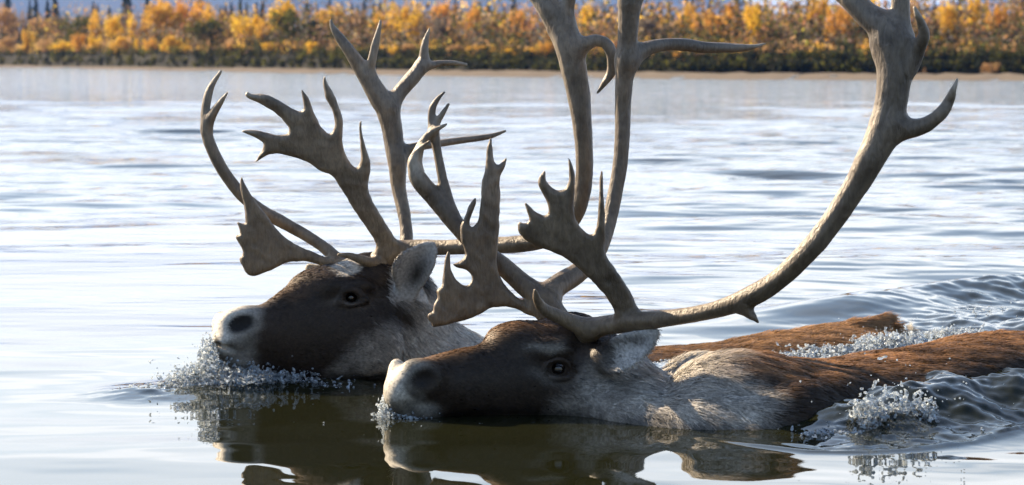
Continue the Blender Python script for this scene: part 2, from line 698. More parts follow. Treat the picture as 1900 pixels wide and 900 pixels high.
def water_h(x, y, sp_y, sp_x):
    lfp = np.stack([x * 0.5, y, 0 * x], -1)
    patch = 0.75 + 0.45 * vnoise(lfp, 0.28, 3) + 0.25 * vnoise(lfp, 0.9, 4)
    env = (0.42 + 0.20 * sstep(5.5, 8.5, y) + 0.75 * sstep(8.0, 14.0, y)) * np.clip(patch, 0.15, 1.6)
    env = np.where(y < 0.5, 0.3, env)
    h = np.zeros(x.shape)
    for lam, kx, ky, ph, w in WAVES:
        k = 2 * math.pi / lam
        vis = np.clip(lam / np.maximum(sp_y, sp_x * abs(kx)) / 2.5 - 1, 0, 1)
        # in the calm water close by only the long, low swells remain
        near = 1.0 if lam > 0.22 else 0.3
        calm = sstep(5.2, 8.0, y) * (1 - near) + near
        h += w * 0.0074 / k * vis * calm * np.sin(k * (kx * x + ky * y) + ph)
    h = h * env
    # wake and bow waves
    d, fr, sg = line_dist(x, y, WAKE_FAR)
    sd = d * sg
    h += 0.042 * sstep(0.0, 0.45, fr) * np.exp(-(sd / 0.16) ** 2) - 0.014 * sstep(0, 0.5, fr) * np.exp(-((sd - 0.38) / 0.2) ** 2)
    d, fr, sg = line_dist(x, y, BOW_NEAR)
    sd = d * sg
    h += 0.0035 * sstep(0.05, 0.4, fr) * np.exp(-(sd / 0.016) ** 2) + 0.0015 * sstep(0.05, 0.5, fr) * np.exp(-((sd - 0.05) / 0.02) ** 2)
    dF, fF, sF = line_dist(x, y, FLANK)
    flank = sstep(-0.05, 0.45, fF) * np.exp(-(dF / 0.16) ** 2)
    h += 0.058 * flank
    dG, fG, sG = line_dist(x, y, GAP)
    gap = np.exp(-(dG / 0.22) ** 2)
    h += 0.015 * gap
    inner = np.where((d * sg > 0) & (y < 6.9), sstep(0.35, 0.6, fr), 0) * np.exp(-np.maximum(dF - 0.1, 0) / 0.3)
    dW, fW, sW = line_dist(x, y, WAKE_FAR)
    lee = np.where(sW * 1.0 < 0, 1.0, 0.0) * np.exp(-(dW / 0.6) ** 2) * sstep(0.2, 0.7, fW)
    dN, fN, sN = line_dist(x, y, NOSE_B)
    nose = np.exp(-(dN / 0.10) ** 2)
    h += 0.012 * nose
    zone = np.clip(1.25 * flank + 0.9 * gap + 0.6 * inner + 0.75 * lee + 0.5 * nose, 0, 1.2)
    c = np.zeros(x.shape)
    for lam, kx, ky, ph, w in CHOP:
        k = 2 * math.pi / lam
        vis = np.clip(lam / np.maximum(sp_y * abs(ky), sp_x * abs(kx)) / 2.5 - 1, 0, 1)
        c += w * 0.040 / k * vis * np.sin(k * (kx * x + ky * y) + ph)
    h += zone * c
    # slow ring ripples leaving the two noses
    for (qx, qy) in ((EYE_RIPPLE[0], EYE_RIPPLE[1]),):
        r = np.hypot(x - qx, (y - qy))
        h += 0.0022 * np.exp(-((y - qy - 0.05 * np.sin(x * 5)) / 0.09) ** 2) * np.exp(-((x - qx) / 0.3) ** 2)
    return h


def build_water():
    rows = [Wp(950, py)[1] for py in np.arange(925, 152, -0.8)]
    y = rows[-1]
    while y < 240:
        y *= 1.012
        rows.append(y)
    pre = [-60, -25, -10, -4, -1, 0.5, 1.5, 2.4, 3.0, 3.4, 3.7, 3.9]
    rows = np.array([r for r in pre if r < rows[0] - 0.05] + rows)
    fine = np.linspace(-1, 1, 541)
    out = np.array([1.08, 1.2, 1.4, 1.8, 2.5, 4, 8, 20])
    s = np.concatenate([-out[::-1], fine, out])
    half = 0.205 * np.maximum(rows, 3.2) + 0.03
    X = s[None, :] * half[:, None]
    Y = np.repeat(rows[:, None], len(s), 1)
    spy = np.gradient(rows)[:, None] * np.ones_like(X)
    spx = np.maximum(np.gradient(s)[None, :] * half[:, None], 1e-4)
    Z = water_h(X, Y, np.abs(spy), spx)
    V = np.stack([X, Y, Z], -1).reshape(-1, 3)
    nr, nc = X.shape
    i = np.arange(nr - 1)[:, None] * nc + np.arange(nc - 1)[None, :]
    Q = np.stack([i, i + 1, i + 1 + nc, i + nc], -1).reshape(-1, 4)
    o = link_mesh('river_water', V, Q, MAT_WATER)
    tag(o, 'calm silver river with dark reflections and small ripples', 'river', kind='structure')
    return o


build_water()

# ------------------------------------------------------------------ far shore: sand bar, bank, plain, hills
MAT_SAND = ground_material('sand', (0.10, 0.078, 0.055), (0.20, 0.16, 0.115), 0.6)
MAT_SHADED_SOIL = ground_material('shaded_bank_soil', (0.010, 0.011, 0.009), (0.026, 0.024, 0.018), 0.7)  # near-black soil: shade under the bank's edge is put into its colour
MAT_HILL = ground_material('hill_tundra', (0.035, 0.045, 0.04), (0.085, 0.08, 0.06), 0.004)

# along the shore: photo column, waterline row, foot-of-bank distance, top-of-bank rise
SHORE = np.array([(-1500, 118.0, 300, 0.9), (0, 124.6, 205, 0.75), (320, 131, 166, 0.7), (640, 138, 140, 0.6), (950, 143, 123, 0.45),
                  (1260, 147, 110, 0.4), (1900, 150, 103, 0.4), (3400, 154, 94, 0.4)], float)


def shore_at(px):
    wl = np.interp(px, SHORE[:, 0], SHORE[:, 1])
    foot = np.interp(px, SHORE[:, 0], SHORE[:, 2])
    rise = np.interp(px, SHORE[:, 0], SHORE[:, 3])
    return FPX * CAM_H / (wl - 105.0), foot, rise


def build_shore():
    pxs = np.linspace(-1500, 3400, 260)
    edge, foot, rise = shore_at(pxs)
    th = (pxs - 950) / FPX
    rr = np.random.default_rng(5)
    wob = np.array([rr.normal() for _ in pxs]) * 0.4
    # sand: from under the water to the foot of the bank
    prof = [(-0.25, -0.35), (0.0, 0.0), (0.25, 0.025), (0.6, 0.03), (1.0, 0.035)]
    V = []
    for f, z in prof:
        Y = edge + wob + f * (foot - edge - wob)
        V.append(np.stack([th * Y, Y, np.full_like(Y, z) + 0.02 * np.array([rr.normal() for _ in pxs]) * (f > 0.1)], 1))
    V = np.array(V)
    nr, nc = V.shape[:2]
    i = np.arange(nr - 1)[:, None] * nc + np.arange(nc - 1)[None, :]
    Q = np.stack([i, i + 1, i + 1 + nc, i + nc], -1).reshape(-1, 4)
    o = link_mesh('sand_bar', V.reshape(-1, 3), Q, MAT_SAND)
    tag(o, 'pale strip of sand along the far waterline', 'sand bar', kind='structure')
    # cut bank and the land behind it
    rows = [(-0.6, 0.0, 0), (0.0, 0.03, 0.0), (0.35, 0.05, 0.55), (1.2, 0.07, 1.0), (9, 0.3, 1.15), (25, 0.6, 1.3), (60, 1.0, 1.5), (150, 1.5, 2), (400, 3, 2), (1200, 8, 2), (2600, 20, 2)]
    V = []
    for dY, z, k in rows:
        Y = foot + dY + 0.25 * wob * (dY < 3)
        V.append(np.stack([th * Y, Y, z + rise * k + 0.05 * wob * min(k, 1)], 1))
    V = np.array(V)
    nr, nc = V.shape[:2]
    i = np.arange(nr - 1)[:, None] * nc + np.arange(nc - 1)[None, :]
    Q = np.stack([i, i + 1, i + 1 + nc, i + nc], -1).reshape(-1, 4)
    o = link_mesh('river_bank', V.reshape(-1, 3), Q, MAT_SHADED_SOIL)
    tag(o, 'cut bank darkened with painted shade, the wooded plain behind it', 'river bank', kind='structure')


build_shore()


def bank_z(px, Y):
    edge, foot, rise = shore_at(px)
    return float(np.interp(Y - foot, [0, 0.35, 1.2, 9, 25, 60, 150], [0.03, 0.05 + .55 * rise, .07 + rise, .3 + 1.15 * rise, .6 + 1.3 * rise, 1 + 1.5 * rise, 1.5 + 2 * rise]))


def build_hills():
    pxs = np.linspace(-4000, 6000, 420)
    ridge_px = [-4000, -1200, 0, 500, 900, 1200, 1340, 1400, 1480, 1560, 1640, 1720, 1800, 1900, 2300, 6000]
    ridge_py = [-40, -90, -70, -60, -75, -45, -8, 12, 52, 70, 55, 20, -5, -15, -40, -30]
    top = np.interp(pxs, ridge_px, ridge_py) + 5 * np.sin(pxs * 0.021) + 3 * np.sin(pxs * 0.067 + 1)
    th = (pxs - 950) / FPX
    V = []
    for Y, k in ((2500, 0.0), (3000, 0.25), (3600, 0.6), (4200, 1.0), (4800, 0.85), (5600, 0.3), (6400, 0)):
        z = CAM_H + (105 - top) / FPX * 4200 * k + (1 - k) * 18 + 6 * np.sin(pxs * 0.013 + Y) * (0 < k < 1)
        V.append(np.stack([th * Y, np.full_like(pxs, Y), z], 1))
    V = np.array(V)
    nr, nc = V.shape[:2]
    i = np.arange(nr - 1)[:, None] * nc + np.arange(nc - 1)[None, :]
    Q = np.stack([i, i + 1, i + 1 + nc, i + nc], -1).reshape(-1, 4)
    o = link_mesh('hills', V.reshape(-1, 3), Q, MAT_HILL)
    tag(o, 'blue hazy hills far behind the trees', 'hills', kind='structure')


build_hills()


def build_haze():
    x0, x1, y0, y1, z0, z1 = -7000, 7000, -90, 6800, -3.0, 190
    V = [(x, y, z) for x in (x0, x1) for y in (y0, y1) for z in (z0, z1)]
    Fc = [(0, 1, 3, 2), (4, 6, 7, 5), (0, 4, 5, 1), (2, 3, 7, 6), (0, 2, 6, 4), (1, 5, 7, 3)]
    m, nt, out = new_mat('haze_air')
    pv = nt.nodes.new('ShaderNodeVolumePrincipled')
    pv.inputs['Color'].default_value = (0.18, 0.40, 1.0, 1)
    pv.inputs['Density'].default_value = 0.00017
    pv.inputs['Anisotropy'].default_value = 0.0
    nt.links.new(pv.outputs[0], out.inputs['Volume'])
    o = link_mesh('haze', V, Fc, m, smooth=False)
    tag(o, 'thin blue haze in the air over the valley', 'haze', kind='stuff')


build_haze()


# ------------------------------------------------------------------ vegetation
def leaf_cards(c, r, n, size, rng, base, var=0.25, flat=0.0):
    """n leaf-sized quads through an ellipsoid volume, more towards its skin"""
    d = rng.normal(size=(n, 3))
    d /= np.linalg.norm(d, axis=1, keepdims=True)
    rad = rng.random(n) ** 0.4
    p = np.array(c) + d * np.array(r) * rad[:, None] * (1 + 0.12 * rng.normal(size=(n, 1)))
    nrm = d * 0.7 + rng.normal(size=(n, 3)) * 0.6
    nrm /= np.linalg.norm(nrm, axis=1, keepdims=True)
    a = np.cross(nrm, rng.normal(size=(n, 3)))
    a /= np.linalg.norm(a, axis=1, keepdims=True)
    b = np.cross(nrm, a)
    s = size * (0.6 + 0.8 * rng.random((n, 1)))
    V = np.stack([p - a * s, p - b * s * 0.55, p + a * s, p + b * s * 0.55], 1).reshape(-1, 3)
    Q = np.arange(n * 4).reshape(-1, 4)
    colr = np.array(base) * (1 + var * rng.normal(size=(n, 1))) * (1 + 0.08 * rng.normal(size=(n, 3)))
    return V, Q, np.repeat(np.clip(colr, 0.01, 0.9), 4, 0)


def joinq(parts):
    V, Q, C, o = [], [], [], 0
    for v, q, c in parts:
        V.append(v)
        Q.append(q + o)
        C.append(c)
        o += len(v)
    return np.vstack(V), np.vstack(Q), np.vstack(C)


def rod(p0, p1, r0, r1, n=5):
    p0, p1 = np.array(p0, float), np.array(p1, float)
    ax = (p1 - p0) / (np.linalg.norm(p1 - p0) + 1e-9)
    u = np.cross(ax, (0.3, 0.9, 0.1))
    u /= np.linalg.norm(u)
    v = np.cross(ax, u)
    V = []
    for p, r in ((p0, r0), (p1, r1)):
        for i in range(n):
            a = 2 * math.pi * i / n
            V.append(p + r * (u * math.cos(a) + v * math.sin(a)))
    Q = np.array([(i, (i + 1) % n, n + (i + 1) % n, n + i) for i in range(n)])
    return np.array(V), Q, np.full((2 * n, 3), 0.1)


def shrub_meshes(seed, slim=False):
    """a willow of unit height: crown of leaf sprays and a cluster of stems"""
    rng = np.random.default_rng(seed)
    crown, stems = [], []
    k = 5 if slim else 11
    for i in range(k):
        a = rng.uniform(0, 6.28)
        rr = rng.uniform(0.05, 0.24 if slim else 0.5)
        z = rng.uniform(0.32, 0.82) if i else 0.8
        c = (rr * math.cos(a), rr * math.sin(a), z * (1 - 0.35 * rr))
        r = rng.uniform(0.13, 0.24)
        crown.append(leaf_cards(c, (r * 0.9, r * 0.9, r * 1.25), 100, 0.038, rng, (1, 1, 1), 0.2))
        crown.append(leaf_cards((c[0], c[1], c[2] + r * 0.9), (r * 0.5, r * 0.5, r * 0.5), 14, 0.026, rng, (1, 1, 1), 0.2))
        stems.append(rod((0.15 * c[0], 0.15 * c[1], -0.05), c, 0.014, 0.005))
    for i in range(4):
        a = rng.uniform(0, 6.28)
        crown.append(leaf_cards((0.25 * math.cos(a), 0.25 * math.sin(a), 0.2), (0.2, 0.2, 0.18), 60, 0.03, rng, (0.85, 0.8, 0.8), 0.2))
    mk = lambda nm, parts, mat, c=True: (lambda V, Q, C: link_mesh(nm, V, Q, mat, smooth=False, cols=C if c else None))(*joinq(parts))
    cr = mk('crown', crown, MAT_LEAF)
    st = mk('trunk', stems, MAT_BARK)
    data = (cr.data, st.data)
    bpy.data.objects.remove(cr)
    bpy.data.objects.remove(st)
    return data


def spruce_meshes(seed):
    rng = np.random.default_rng(seed)
    crown = []
    for t in np.linspace(0.08, 1.0, 26):
        w = 0.24 * (1 - t) ** 0.9 + 0.014
        w *= rng.uniform(0.7, 1.2)
        n = int(16 + 30 * (1 - t))
        crown.append(leaf_cards((rng.normal() * 0.008, rng.normal() * 0.008, t - 0.015), (w, w, 0.02), n, 0.030, rng, (1, 1, 1), 0.3))
    V, Q, C = joinq(crown)
    cr = link_mesh('crown', V, Q, MAT_LEAF, smooth=False, cols=C)
    V, Q, C = rod((0, 0, -0.05), (0, 0, 0.97), 0.014, 0.003)
    st = link_mesh('trunk', V, Q, MAT_BARK, smooth=False)
    data = (cr.data, st.data)
    bpy.data.objects.remove(cr)
    bpy.data.objects.remove(st)
    return data


SHRUBS = [shrub_meshes(100 + i) for i in range(6)]
SLIM = [shrub_meshes(200 + i, True) for i in range(3)]
SPRUCES = [spruce_meshes(300 + i) for i in range(4)]


def plant(name, data, loc, height, width, color, label, cat, group):
    root = empty(name, loc)
    tag(root, label, cat, group)
    for nm, me in zip(('crown', 'trunk'), data):
        o = bpy.data.objects.new(nm, me)
        COL.objects.link(o)
        o.parent = root
        o.scale = (width, width, height)
        o.rotation_euler = (0, 0, random.uniform(0, 6.28))
        o.color = (*color, 1)
    return root


GOLD = (0.82, 0.54, 0.065)
AMBER = (0.74, 0.46, 0.08)
ORANGE = (0.72, 0.385, 0.08)
PEACH = (0.56, 0.36, 0.17)
TAN = (0.30, 0.20, 0.12)
RUST = (0.27, 0.15, 0.06)
OLIVE = (0.11, 0.11, 0.032)
DARK = (0.040, 0.045, 0.028)
GREYB = (0.20, 0.165, 0.13)

G1 = 'low bright willows along the far waterline'
G2 = 'tall autumn willows on top of the far bank'
# px, base row, top row, width in px, colour, bank row (m behind foot), label
FRONT = [
    (12, 106, 68, 34, PEACH, 'pale peach willow at the far left end of the low row'),
    (50, 104, 56, 30, AMBER, 'upright amber willow with twin tips, second clump of the low row'),
    (85, 106, 70, 30, PEACH, 'thin pinkish willow between two amber clumps of the low row'),
    (118, 106, 78, 50, GOLD, 'low spreading golden willow under the dark gap near the left end'),
    (146, 104, 60, 28, ORANGE, 'slender orange willow rising above its golden neighbours'),
    (175, 106, 64, 36, GOLD, 'dense golden willow in the middle of the long left-hand row'),
    (226, 106, 66, 40, AMBER, 'broad amber willow below the lone pair of tall spruces'),
    (252, 104, 72, 16, GOLD, 'narrow golden sapling next to the broad amber willow'),
    (280, 108, 70, 26, ORANGE, 'orange willow under the left edge of the huge peach tree'),
    (318, 108, 66, 46, AMBER, 'bushy amber willow under the huge peach tree'),
    (345, 106, 84, 26, GOLD, 'last golden willow of the left row, beside a dark hollow'),
    (386, 84, 72, 12, PEACH, 'tiny pale willow alone in the dark hollow'),
    (402, 106, 84, 26, TAN, 'small tan willow right of the dark hollow'),
    (430, 108, 70, 44, PEACH, 'peach willow with a pointed top behind the thin curved antler tips'),
    (424, 112, 82, 20, AMBER, 'short amber willow in front of the pointed peach one'),
    (470, 108, 88, 30, TAN, 'dull tan willow between the peach and the two-pronged golden one'),
    (500, 110, 78, 34, GOLD, 'two-pronged golden willow standing clear of the dark bank'),
    (551, 108, 84, 28, AMBER, 'small round amber willow left of the forked antler'),
    (583, 108, 76, 34, GOLD, 'golden willow with a slanting top just left of the forked antler'),
    (594, 92, 64, 16, TAN, 'thin tan willow rising behind the slanting golden one'),
    (620, 108, 80, 24, PEACH, 'pinkish willow behind the leftmost prong of the forked antler'),
    (632, 118, 104, 14, GOLD, 'tiny gold willow at the foot of the forked antler prong'),
    (668, 110, 88, 26, AMBER, 'amber willow between the two left prongs of the forked antler'),
    (730, 112, 84, 26, GOLD, 'round golden willow standing alone inside the forked antler'),
    (762, 106, 80, 34, PEACH, 'peach willow behind the upper right prong of the forked antler'),
    (776, 112, 98, 18, GOLD, 'short gold willow touching the upper right prong from the left'),
    (800, 108, 92, 14, AMBER, 'narrow amber willow just right of the upper right prong'),
    (845, 112, 82, 44, PEACH, 'wide pale peach willow above the sideways antler prong'),
    (884, 118, 82, 36, AMBER, 'tall amber willow past the tip of the sideways prong'),
    (912, 112, 94, 28, ORANGE, 'low orange willow left of the brightest golden one'),
    (944, 112, 90, 30, GOLD, 'bright golden willow with a slanting top before the tall antlers'),
    (995, 114, 88, 46, AMBER, 'broad amber willow touching the left side of the tall antlers'),
    (1015, 108, 76, 30, ORANGE, 'orange willow partly hidden by the tall left antler'),
    (1260, 108, 94, 26, ORANGE, 'reddish orange willow under the long sideways antler tine'),
    (1298, 108, 96, 24, PEACH, 'peach willow under the middle of the sideways tine'),
    (1344, 112, 98, 18, AMBER, 'small amber willow under the thin end of the sideways tine'),
    (1425, 106, 84, 24, PEACH, 'soft orange willow just past the tip of the sideways tine'),
    (1467, 112, 76, 20, TAN, 'pale upright willow standing alone on the dark right bank'),
    (1745, 104, 94, 24, PEACH, 'dull peach willow right of the great curved antler'),
    (1800, 108, 90, 18, TAN, 'thin tan willow on the right part of the bank'),
    (1863, 108, 94, 18, AMBER, 'small amber willow near the right end of the bank'),
    (1835, 132, 114, 40, PEACH, 'low rust-peach bush lying on the edge of the sand'),
    (1716, 134, 124, 14, TAN, 'tiny dry bush at the sand edge beside the great antler'),
]
BACK = [
    (5, 75, 8, 50, PEACH, 0, 'tall faded peach tree cut by the left edge'),
    (30, 60, 14, 40, TAN, 1, 'tan tree next to the faded peach one at the left edge'),
    (75, 60, 30, 40, PEACH, 1, 'dull peach tree above the first dark gap'),
    (110, 60, 28, 44, GREYB, 2, 'grey bare-looking tree between the left spruces'),
    (140, 66, 24, 60, OLIVE, 0, 'olive tree with a rounded top in the left group'),
    (178, 58, 18, 34, AMBER, 0, 'compact amber tree below the small pointed spruce'),
    (210, 62, 28, 40, GOLD, 0, 'brightest golden tree left of the huge peach tree'),
    (212, 44, 20, 50, TAN, 2, 'tan tree behind the brightest golden one'),
    (246, 56, 28, 32, GOLD, 0, 'small golden tree against the huge peach tree'),
    (300, 62, 4, 90, AMBER, 1, 'huge peach-gold tree, left half of the biggest crown'),
    (340, 60, -6, 100, ORANGE, 2, 'huge orange tree, right half of the biggest crown'),
    (388, 54, 6, 40, AMBER, 1, 'slim amber tree at the right flank of the biggest crown'),
    (385, 80, 34, 100, OLIVE, 0, 'big dark olive bush below the biggest crown'),
    (458, 64, 20, 60, GOLD, 0, 'golden tree right of the dark olive bush'),
    (425, 44, 20, 44, RUST, 2, 'rusty tree under the row of small spruces'),
    (530, 58, 0, 84, GOLD, 1, 'round-topped golden tree, second biggest crown'),
    (545, 64, 12, 80, OLIVE, 0, 'olive bush in front of the round golden crown'),
    (490, 66, 36, 50, AMBER, 0, 'amber bush left of the round golden crown'),
    (605, 52, 12, 70, AMBER, 2, 'amber tree behind the left prong of the forked antler'),
    (600, 72, 30, 84, DARK, 0, 'dark bush left of the forked antler at mid height'),
    (655, 52, 18, 50, TAN, 1, 'tan tree between the prongs of the forked antler'),
    (705, 56, 20, 50, AMBER, 1, 'amber tree right of the middle antler prong'),
    (755, 54, 2, 64, AMBER, 1, 'orange-gold tree with a notched top above the forked antler'),
    (765, 56, 26, 50, GOLD, 0, 'golden bush below the notched orange-gold tree'),
    (815, 50, 2, 60, ORANGE, 2, 'orange tree right of the notched one'),
    (812, 56, 22, 60, GREYB, 0, 'grey-brown bush in front of the orange tree'),
    (876, 52, 6, 36, ORANGE, 1, 'pointed orange tree between two spruce groups'),
    (925, 58, 30, 60, RUST, 1, 'rust-coloured tree left of the tall antlers'),
    (972, 58, 12, 50, ORANGE, 1, 'orange tree against the tall left antler'),
    (1030, 60, 10, 60, ORANGE, 1, 'faded orange tree behind the tall left antler'),
    (1085, 44, 4, 40, GOLD, 1, 'yellow tree in the gap between the two tall antlers'),
    (1105, 66, 30, 60, PEACH, 0, 'peach bush in the gap between the two tall antlers'),
    (1205, 66, 32, 70, GREYB, 0, 'grey-pink bush right of the tall antler pair'),
    (1278, 52, 8, 50, AMBER, 1, 'pointed amber tree above the sideways tine'),
    (1320, 56, 20, 70, ORANGE, 0, 'rounded orange tree above the thin part of the tine'),
    (1365, 52, 6, 50, ORANGE, 1, 'orange tree below the bright cloud'),
    (1400, 56, 4, 50, GOLD, 0, 'vivid golden tree left of the bright cloud gap'),
    (1428, 60, -10, 40, GOLD, 2, 'tall thin yellow tree in front of the bright cloud'),
    (1475, 70, 0, 30, TAN, 1, 'bare tan tree in the bright cloud gap'),
    (1520, 60, -10, 60, AMBER, 1, 'amber tree right of the bright cloud gap'),
    (1560, 56, 4, 50, ORANGE, 0, 'orange tree left of the great curved antler'),
    (1620, 52, -10, 60, GOLD, 1, 'golden tree seen in the fork of the great antler'),
    (1690, 60, 0, 50, PEACH, 1, 'peach tree behind the small hooked prong'),
    (1720, 62, 14, 50, TAN, 1, 'tan tree right of the small hooked prong'),
    (1762, 54, 4, 60, AMBER, 0, 'round orange tree on the right part of the bank'),
    (1808, 54, -12, 44, GOLD, 1, 'tall vivid golden tree near the right end'),
    (1848, 50, 2, 40, ORANGE, 0, 'bright orange tree beside the tall vivid golden one'),
    (1885, 60, -6, 50, TAN, 1, 'tan-green tree at the right end of the bank'),
    (1730, 84, 46, 90, DARK, 0, 'dark bush below the hooked prong of the great antler'),
    (1850, 84, 50, 90, GREYB, 0, 'grey-brown bush low at the right end'),
    (1580, 84, 44, 100, DARK, 0, 'dark bush left of the great antler at mid height'),
    (1430, 80, 50, 90, DARK, 0, 'dark bush below the vivid golden tree'),
]


def veg_place(px, base, Y):
    p = P(px, base, Y)
    return (p[0], p[1], p[2])


for i, (px, b, t, w, colr, lab) in enumerate(FRONT):
    edge, foot, rise = shore_at(px)
    Y = foot + (1.6 + (i % 3) * 0.5 if b < 120 else -0.8)
    z = bank_z(px, Y)
    top = P(px, t, Y)
    hgt = max(top[2] - z, 0.25)
    plant('willow_shrub', (SLIM[i % 3] if w < 22 else SHRUBS[i % 6]), (top[0], Y, z), hgt * 1.03, pxm(w, Y) * 0.95, colr, lab, 'shrub', G1)
for i, (px, b, t, w, colr, dep, lab) in enumerate(BACK):
    edge, foot, rise = shore_at(px)
    Y = foot + 9 + dep * 5 + (i % 4)
    z = bank_z(px, Y)
    top = P(px, t, Y)
    hgt = max(top[2] - z, 0.5)
    plant('willow_tree', (SLIM[i % 3] if w < 34 else SHRUBS[(i * 5) % 6]), (top[0], Y, z), hgt * 1.03, max(pxm(w, Y) * 1.05, 0.4), colr, lab, 'tree', G2)

SPR = [(13, -30, 'big spruce at the left edge of the woods'), (55, -2, 'thin spruce, left one of a close pair'), (66, -8, 'thin spruce, right one of a close pair'),
       (88, 0, 'spindly spruce left of a thicker one over the grey trees'), (101, -12, 'thicker spruce over the grey trees'), (106, 4, 'short spruce leaning against the thicker one over the grey trees'),
       (173, 3, 'small pointed spruce above the compact amber tree'), (180, 8, 'tiny spruce touching the small pointed one'), (203, 14, 'stubby dark spruce above the brightest golden tree'),
       (231, -26, 'left of the two tall spruces beside the huge peach tree'), (239, -22, 'right of the two tall spruces beside the huge peach tree'), (273, -12, 'spruce tip over the left shoulder of the huge peach tree'),
       (372, -12, 'spruce just right of the biggest crown'), (410, 10, 'broad low spruce, first of the row before the round golden crown'), (418, 6, 'second low spruce of the row before the round golden crown'),
       (429, 2, 'slim spruce standing alone in the row before the round golden crown'), (446, -6, 'tallest spruce of the row before the round golden crown'), (457, 4, 'bushy spruce beside the tallest of the row'),
       (475, 5, 'low spruce near the round golden crown'), (487, 0, 'slender spruce touching the round golden crown'), (569, -2, 'lone spruce tip right of the round golden crown'),
       (588, 7, 'short spruce tip between two taller ones'), (612, -6, 'tall spruce above the left prong of the forked antler'), (635, 5, 'spruce just right of the left antler prong'),
       (653, 6, 'dark spruce left of the middle antler prong'), (664, 11, 'tiny spruce beside the dark one near the middle antler prong'), (676, -2, 'tall dark spruce left of the middle prong tip'),
       (694, 6, 'spruce right behind the middle prong tip'), (706, 4, 'thin spruce right of the middle prong tip'), (728, 0, 'broad spruce left of the notched orange-gold tree'),
       (825, 3, 'thin spruce right of the orange trees'), (845, -3, 'taller spruce left of the pointed orange tree'), (889, 3, 'faint spruce right of the pointed orange tree'), (906, 2, 'second faint spruce right of the pointed orange tree'),
       (919, 8, 'spruce, first of three before the tall antlers'), (935, 10, 'lowest spruce of three before the tall antlers'), (955, -3, 'tallest spruce of three before the tall antlers'),
       (1108, 10, 'left spruce in the gap between the tall antlers'), (1122, 12, 'right spruce in the gap between the tall antlers'), (1187, 10, 'spruce hugging the right side of the tall antlers'),
       (1210, 3, 'first spruce right of the tall antler pair, pointed and dark'), (1225, 8, 'middle spruce right of the tall antler pair'), (1241, 4, 'thick dark spruce right of the tall antler pair'),
       (1274, -4, 'left spruce of the pair above the pointed amber tree'), (1284, -6, 'right spruce of the pair above the pointed amber tree'), (1305, 4, 'small spruce over the rounded orange tree'), (1317, -4, 'taller spruce over the rounded orange tree'),
       (1345, 8, 'thin spruce left of the bright cloud'), (1367, 0, 'spruce tip at the edge of the bright cloud'), (1459, 6, 'thin dark tree inside the bright cloud gap'), (1484, 2, 'dark spruce right in the bright cloud gap'),
       (1500, -10, 'spruce at the right edge of the bright cloud gap'), (1733, 2, 'dark spruce right of the great antler'), (1780, -6, 'faint spruce left of the tall vivid golden tree')]
for i, (px, t, lab) in enumerate(SPR):
    edge, foot, rise = shore_at(px)
    Y = foot + 45 + (i * 7) % 20
    z = bank_z(px, Y)
    top = P(px, t, Y)
    h = top[2] - z
    plant('spruce_tree', SPRUCES[i % 4], (top[0], Y, z), h, h * random.uniform(0.75, 1.15) * 0.8, (0.030, 0.045, 0.038), lab, 'spruce', 'spruces rising behind the far willows')


def build_thicket():
    rng = np.random.default_rng(77)
    parts = []
    # brushwood covering the bank: rows of clumps going back, too many and too mingled to count
    rows = [(0.15, 0.45, 900, (DARK, DARK, OLIVE)), (1.0, 0.6, 700, (DARK, DARK, OLIVE)), (3.5, 0.9, 520, (PEACH, TAN, RUST, OLIVE, DARK, AMBER)), (6.5, 1.25, 520, (DARK, OLIVE, GREYB, DARK, RUST)),
            (11, 2.2, 480, (OLIVE, GREYB, RUST, TAN, DARK)), (18, 2.7, 420, (GREYB, RUST, TAN, AMBER, OLIVE)), (28, 3.2, 360, (GREYB, RUST, AMBER, TAN))]
    for dY, hgt, n, pal in rows:
        for px in rng.uniform(-900, 3300, int(n * 1.45)):
            edge, foot, rise = shore_at(px)
            Y = foot + dY + rng.uniform(-0.3, 0.3) * (dY + 0.4)
            z = bank_z(px, Y)
            h = hgt * rng.uniform(0.55, 1.1)
            if px < 360 and 2 < dY < 5:
                c = (AMBER, GOLD, PEACH, TAN, AMBER)[rng.integers(5)]
            else:
                c = pal[rng.integers(len(pal))]
            c = np.array(c) * rng.uniform(0.7, 1.1)
            w = h * rng.uniform(0.4, 0.8)
            parts.append(leaf_cards(((px - 950) / FPX * Y, Y, z + h * 0.45), (w, w, h * 0.55), 46, 0.055 + 0.02 * hgt, rng, c, 0.3))
    V, Q, C = joinq(parts)
    o = link_mesh('willow_thicket', V, Q, MAT_LEAF, smooth=False, cols=C)
    tag(o, 'mingled brown and olive brushwood covering the whole far bank', 'brushwood', kind='stuff')


build_thicket()


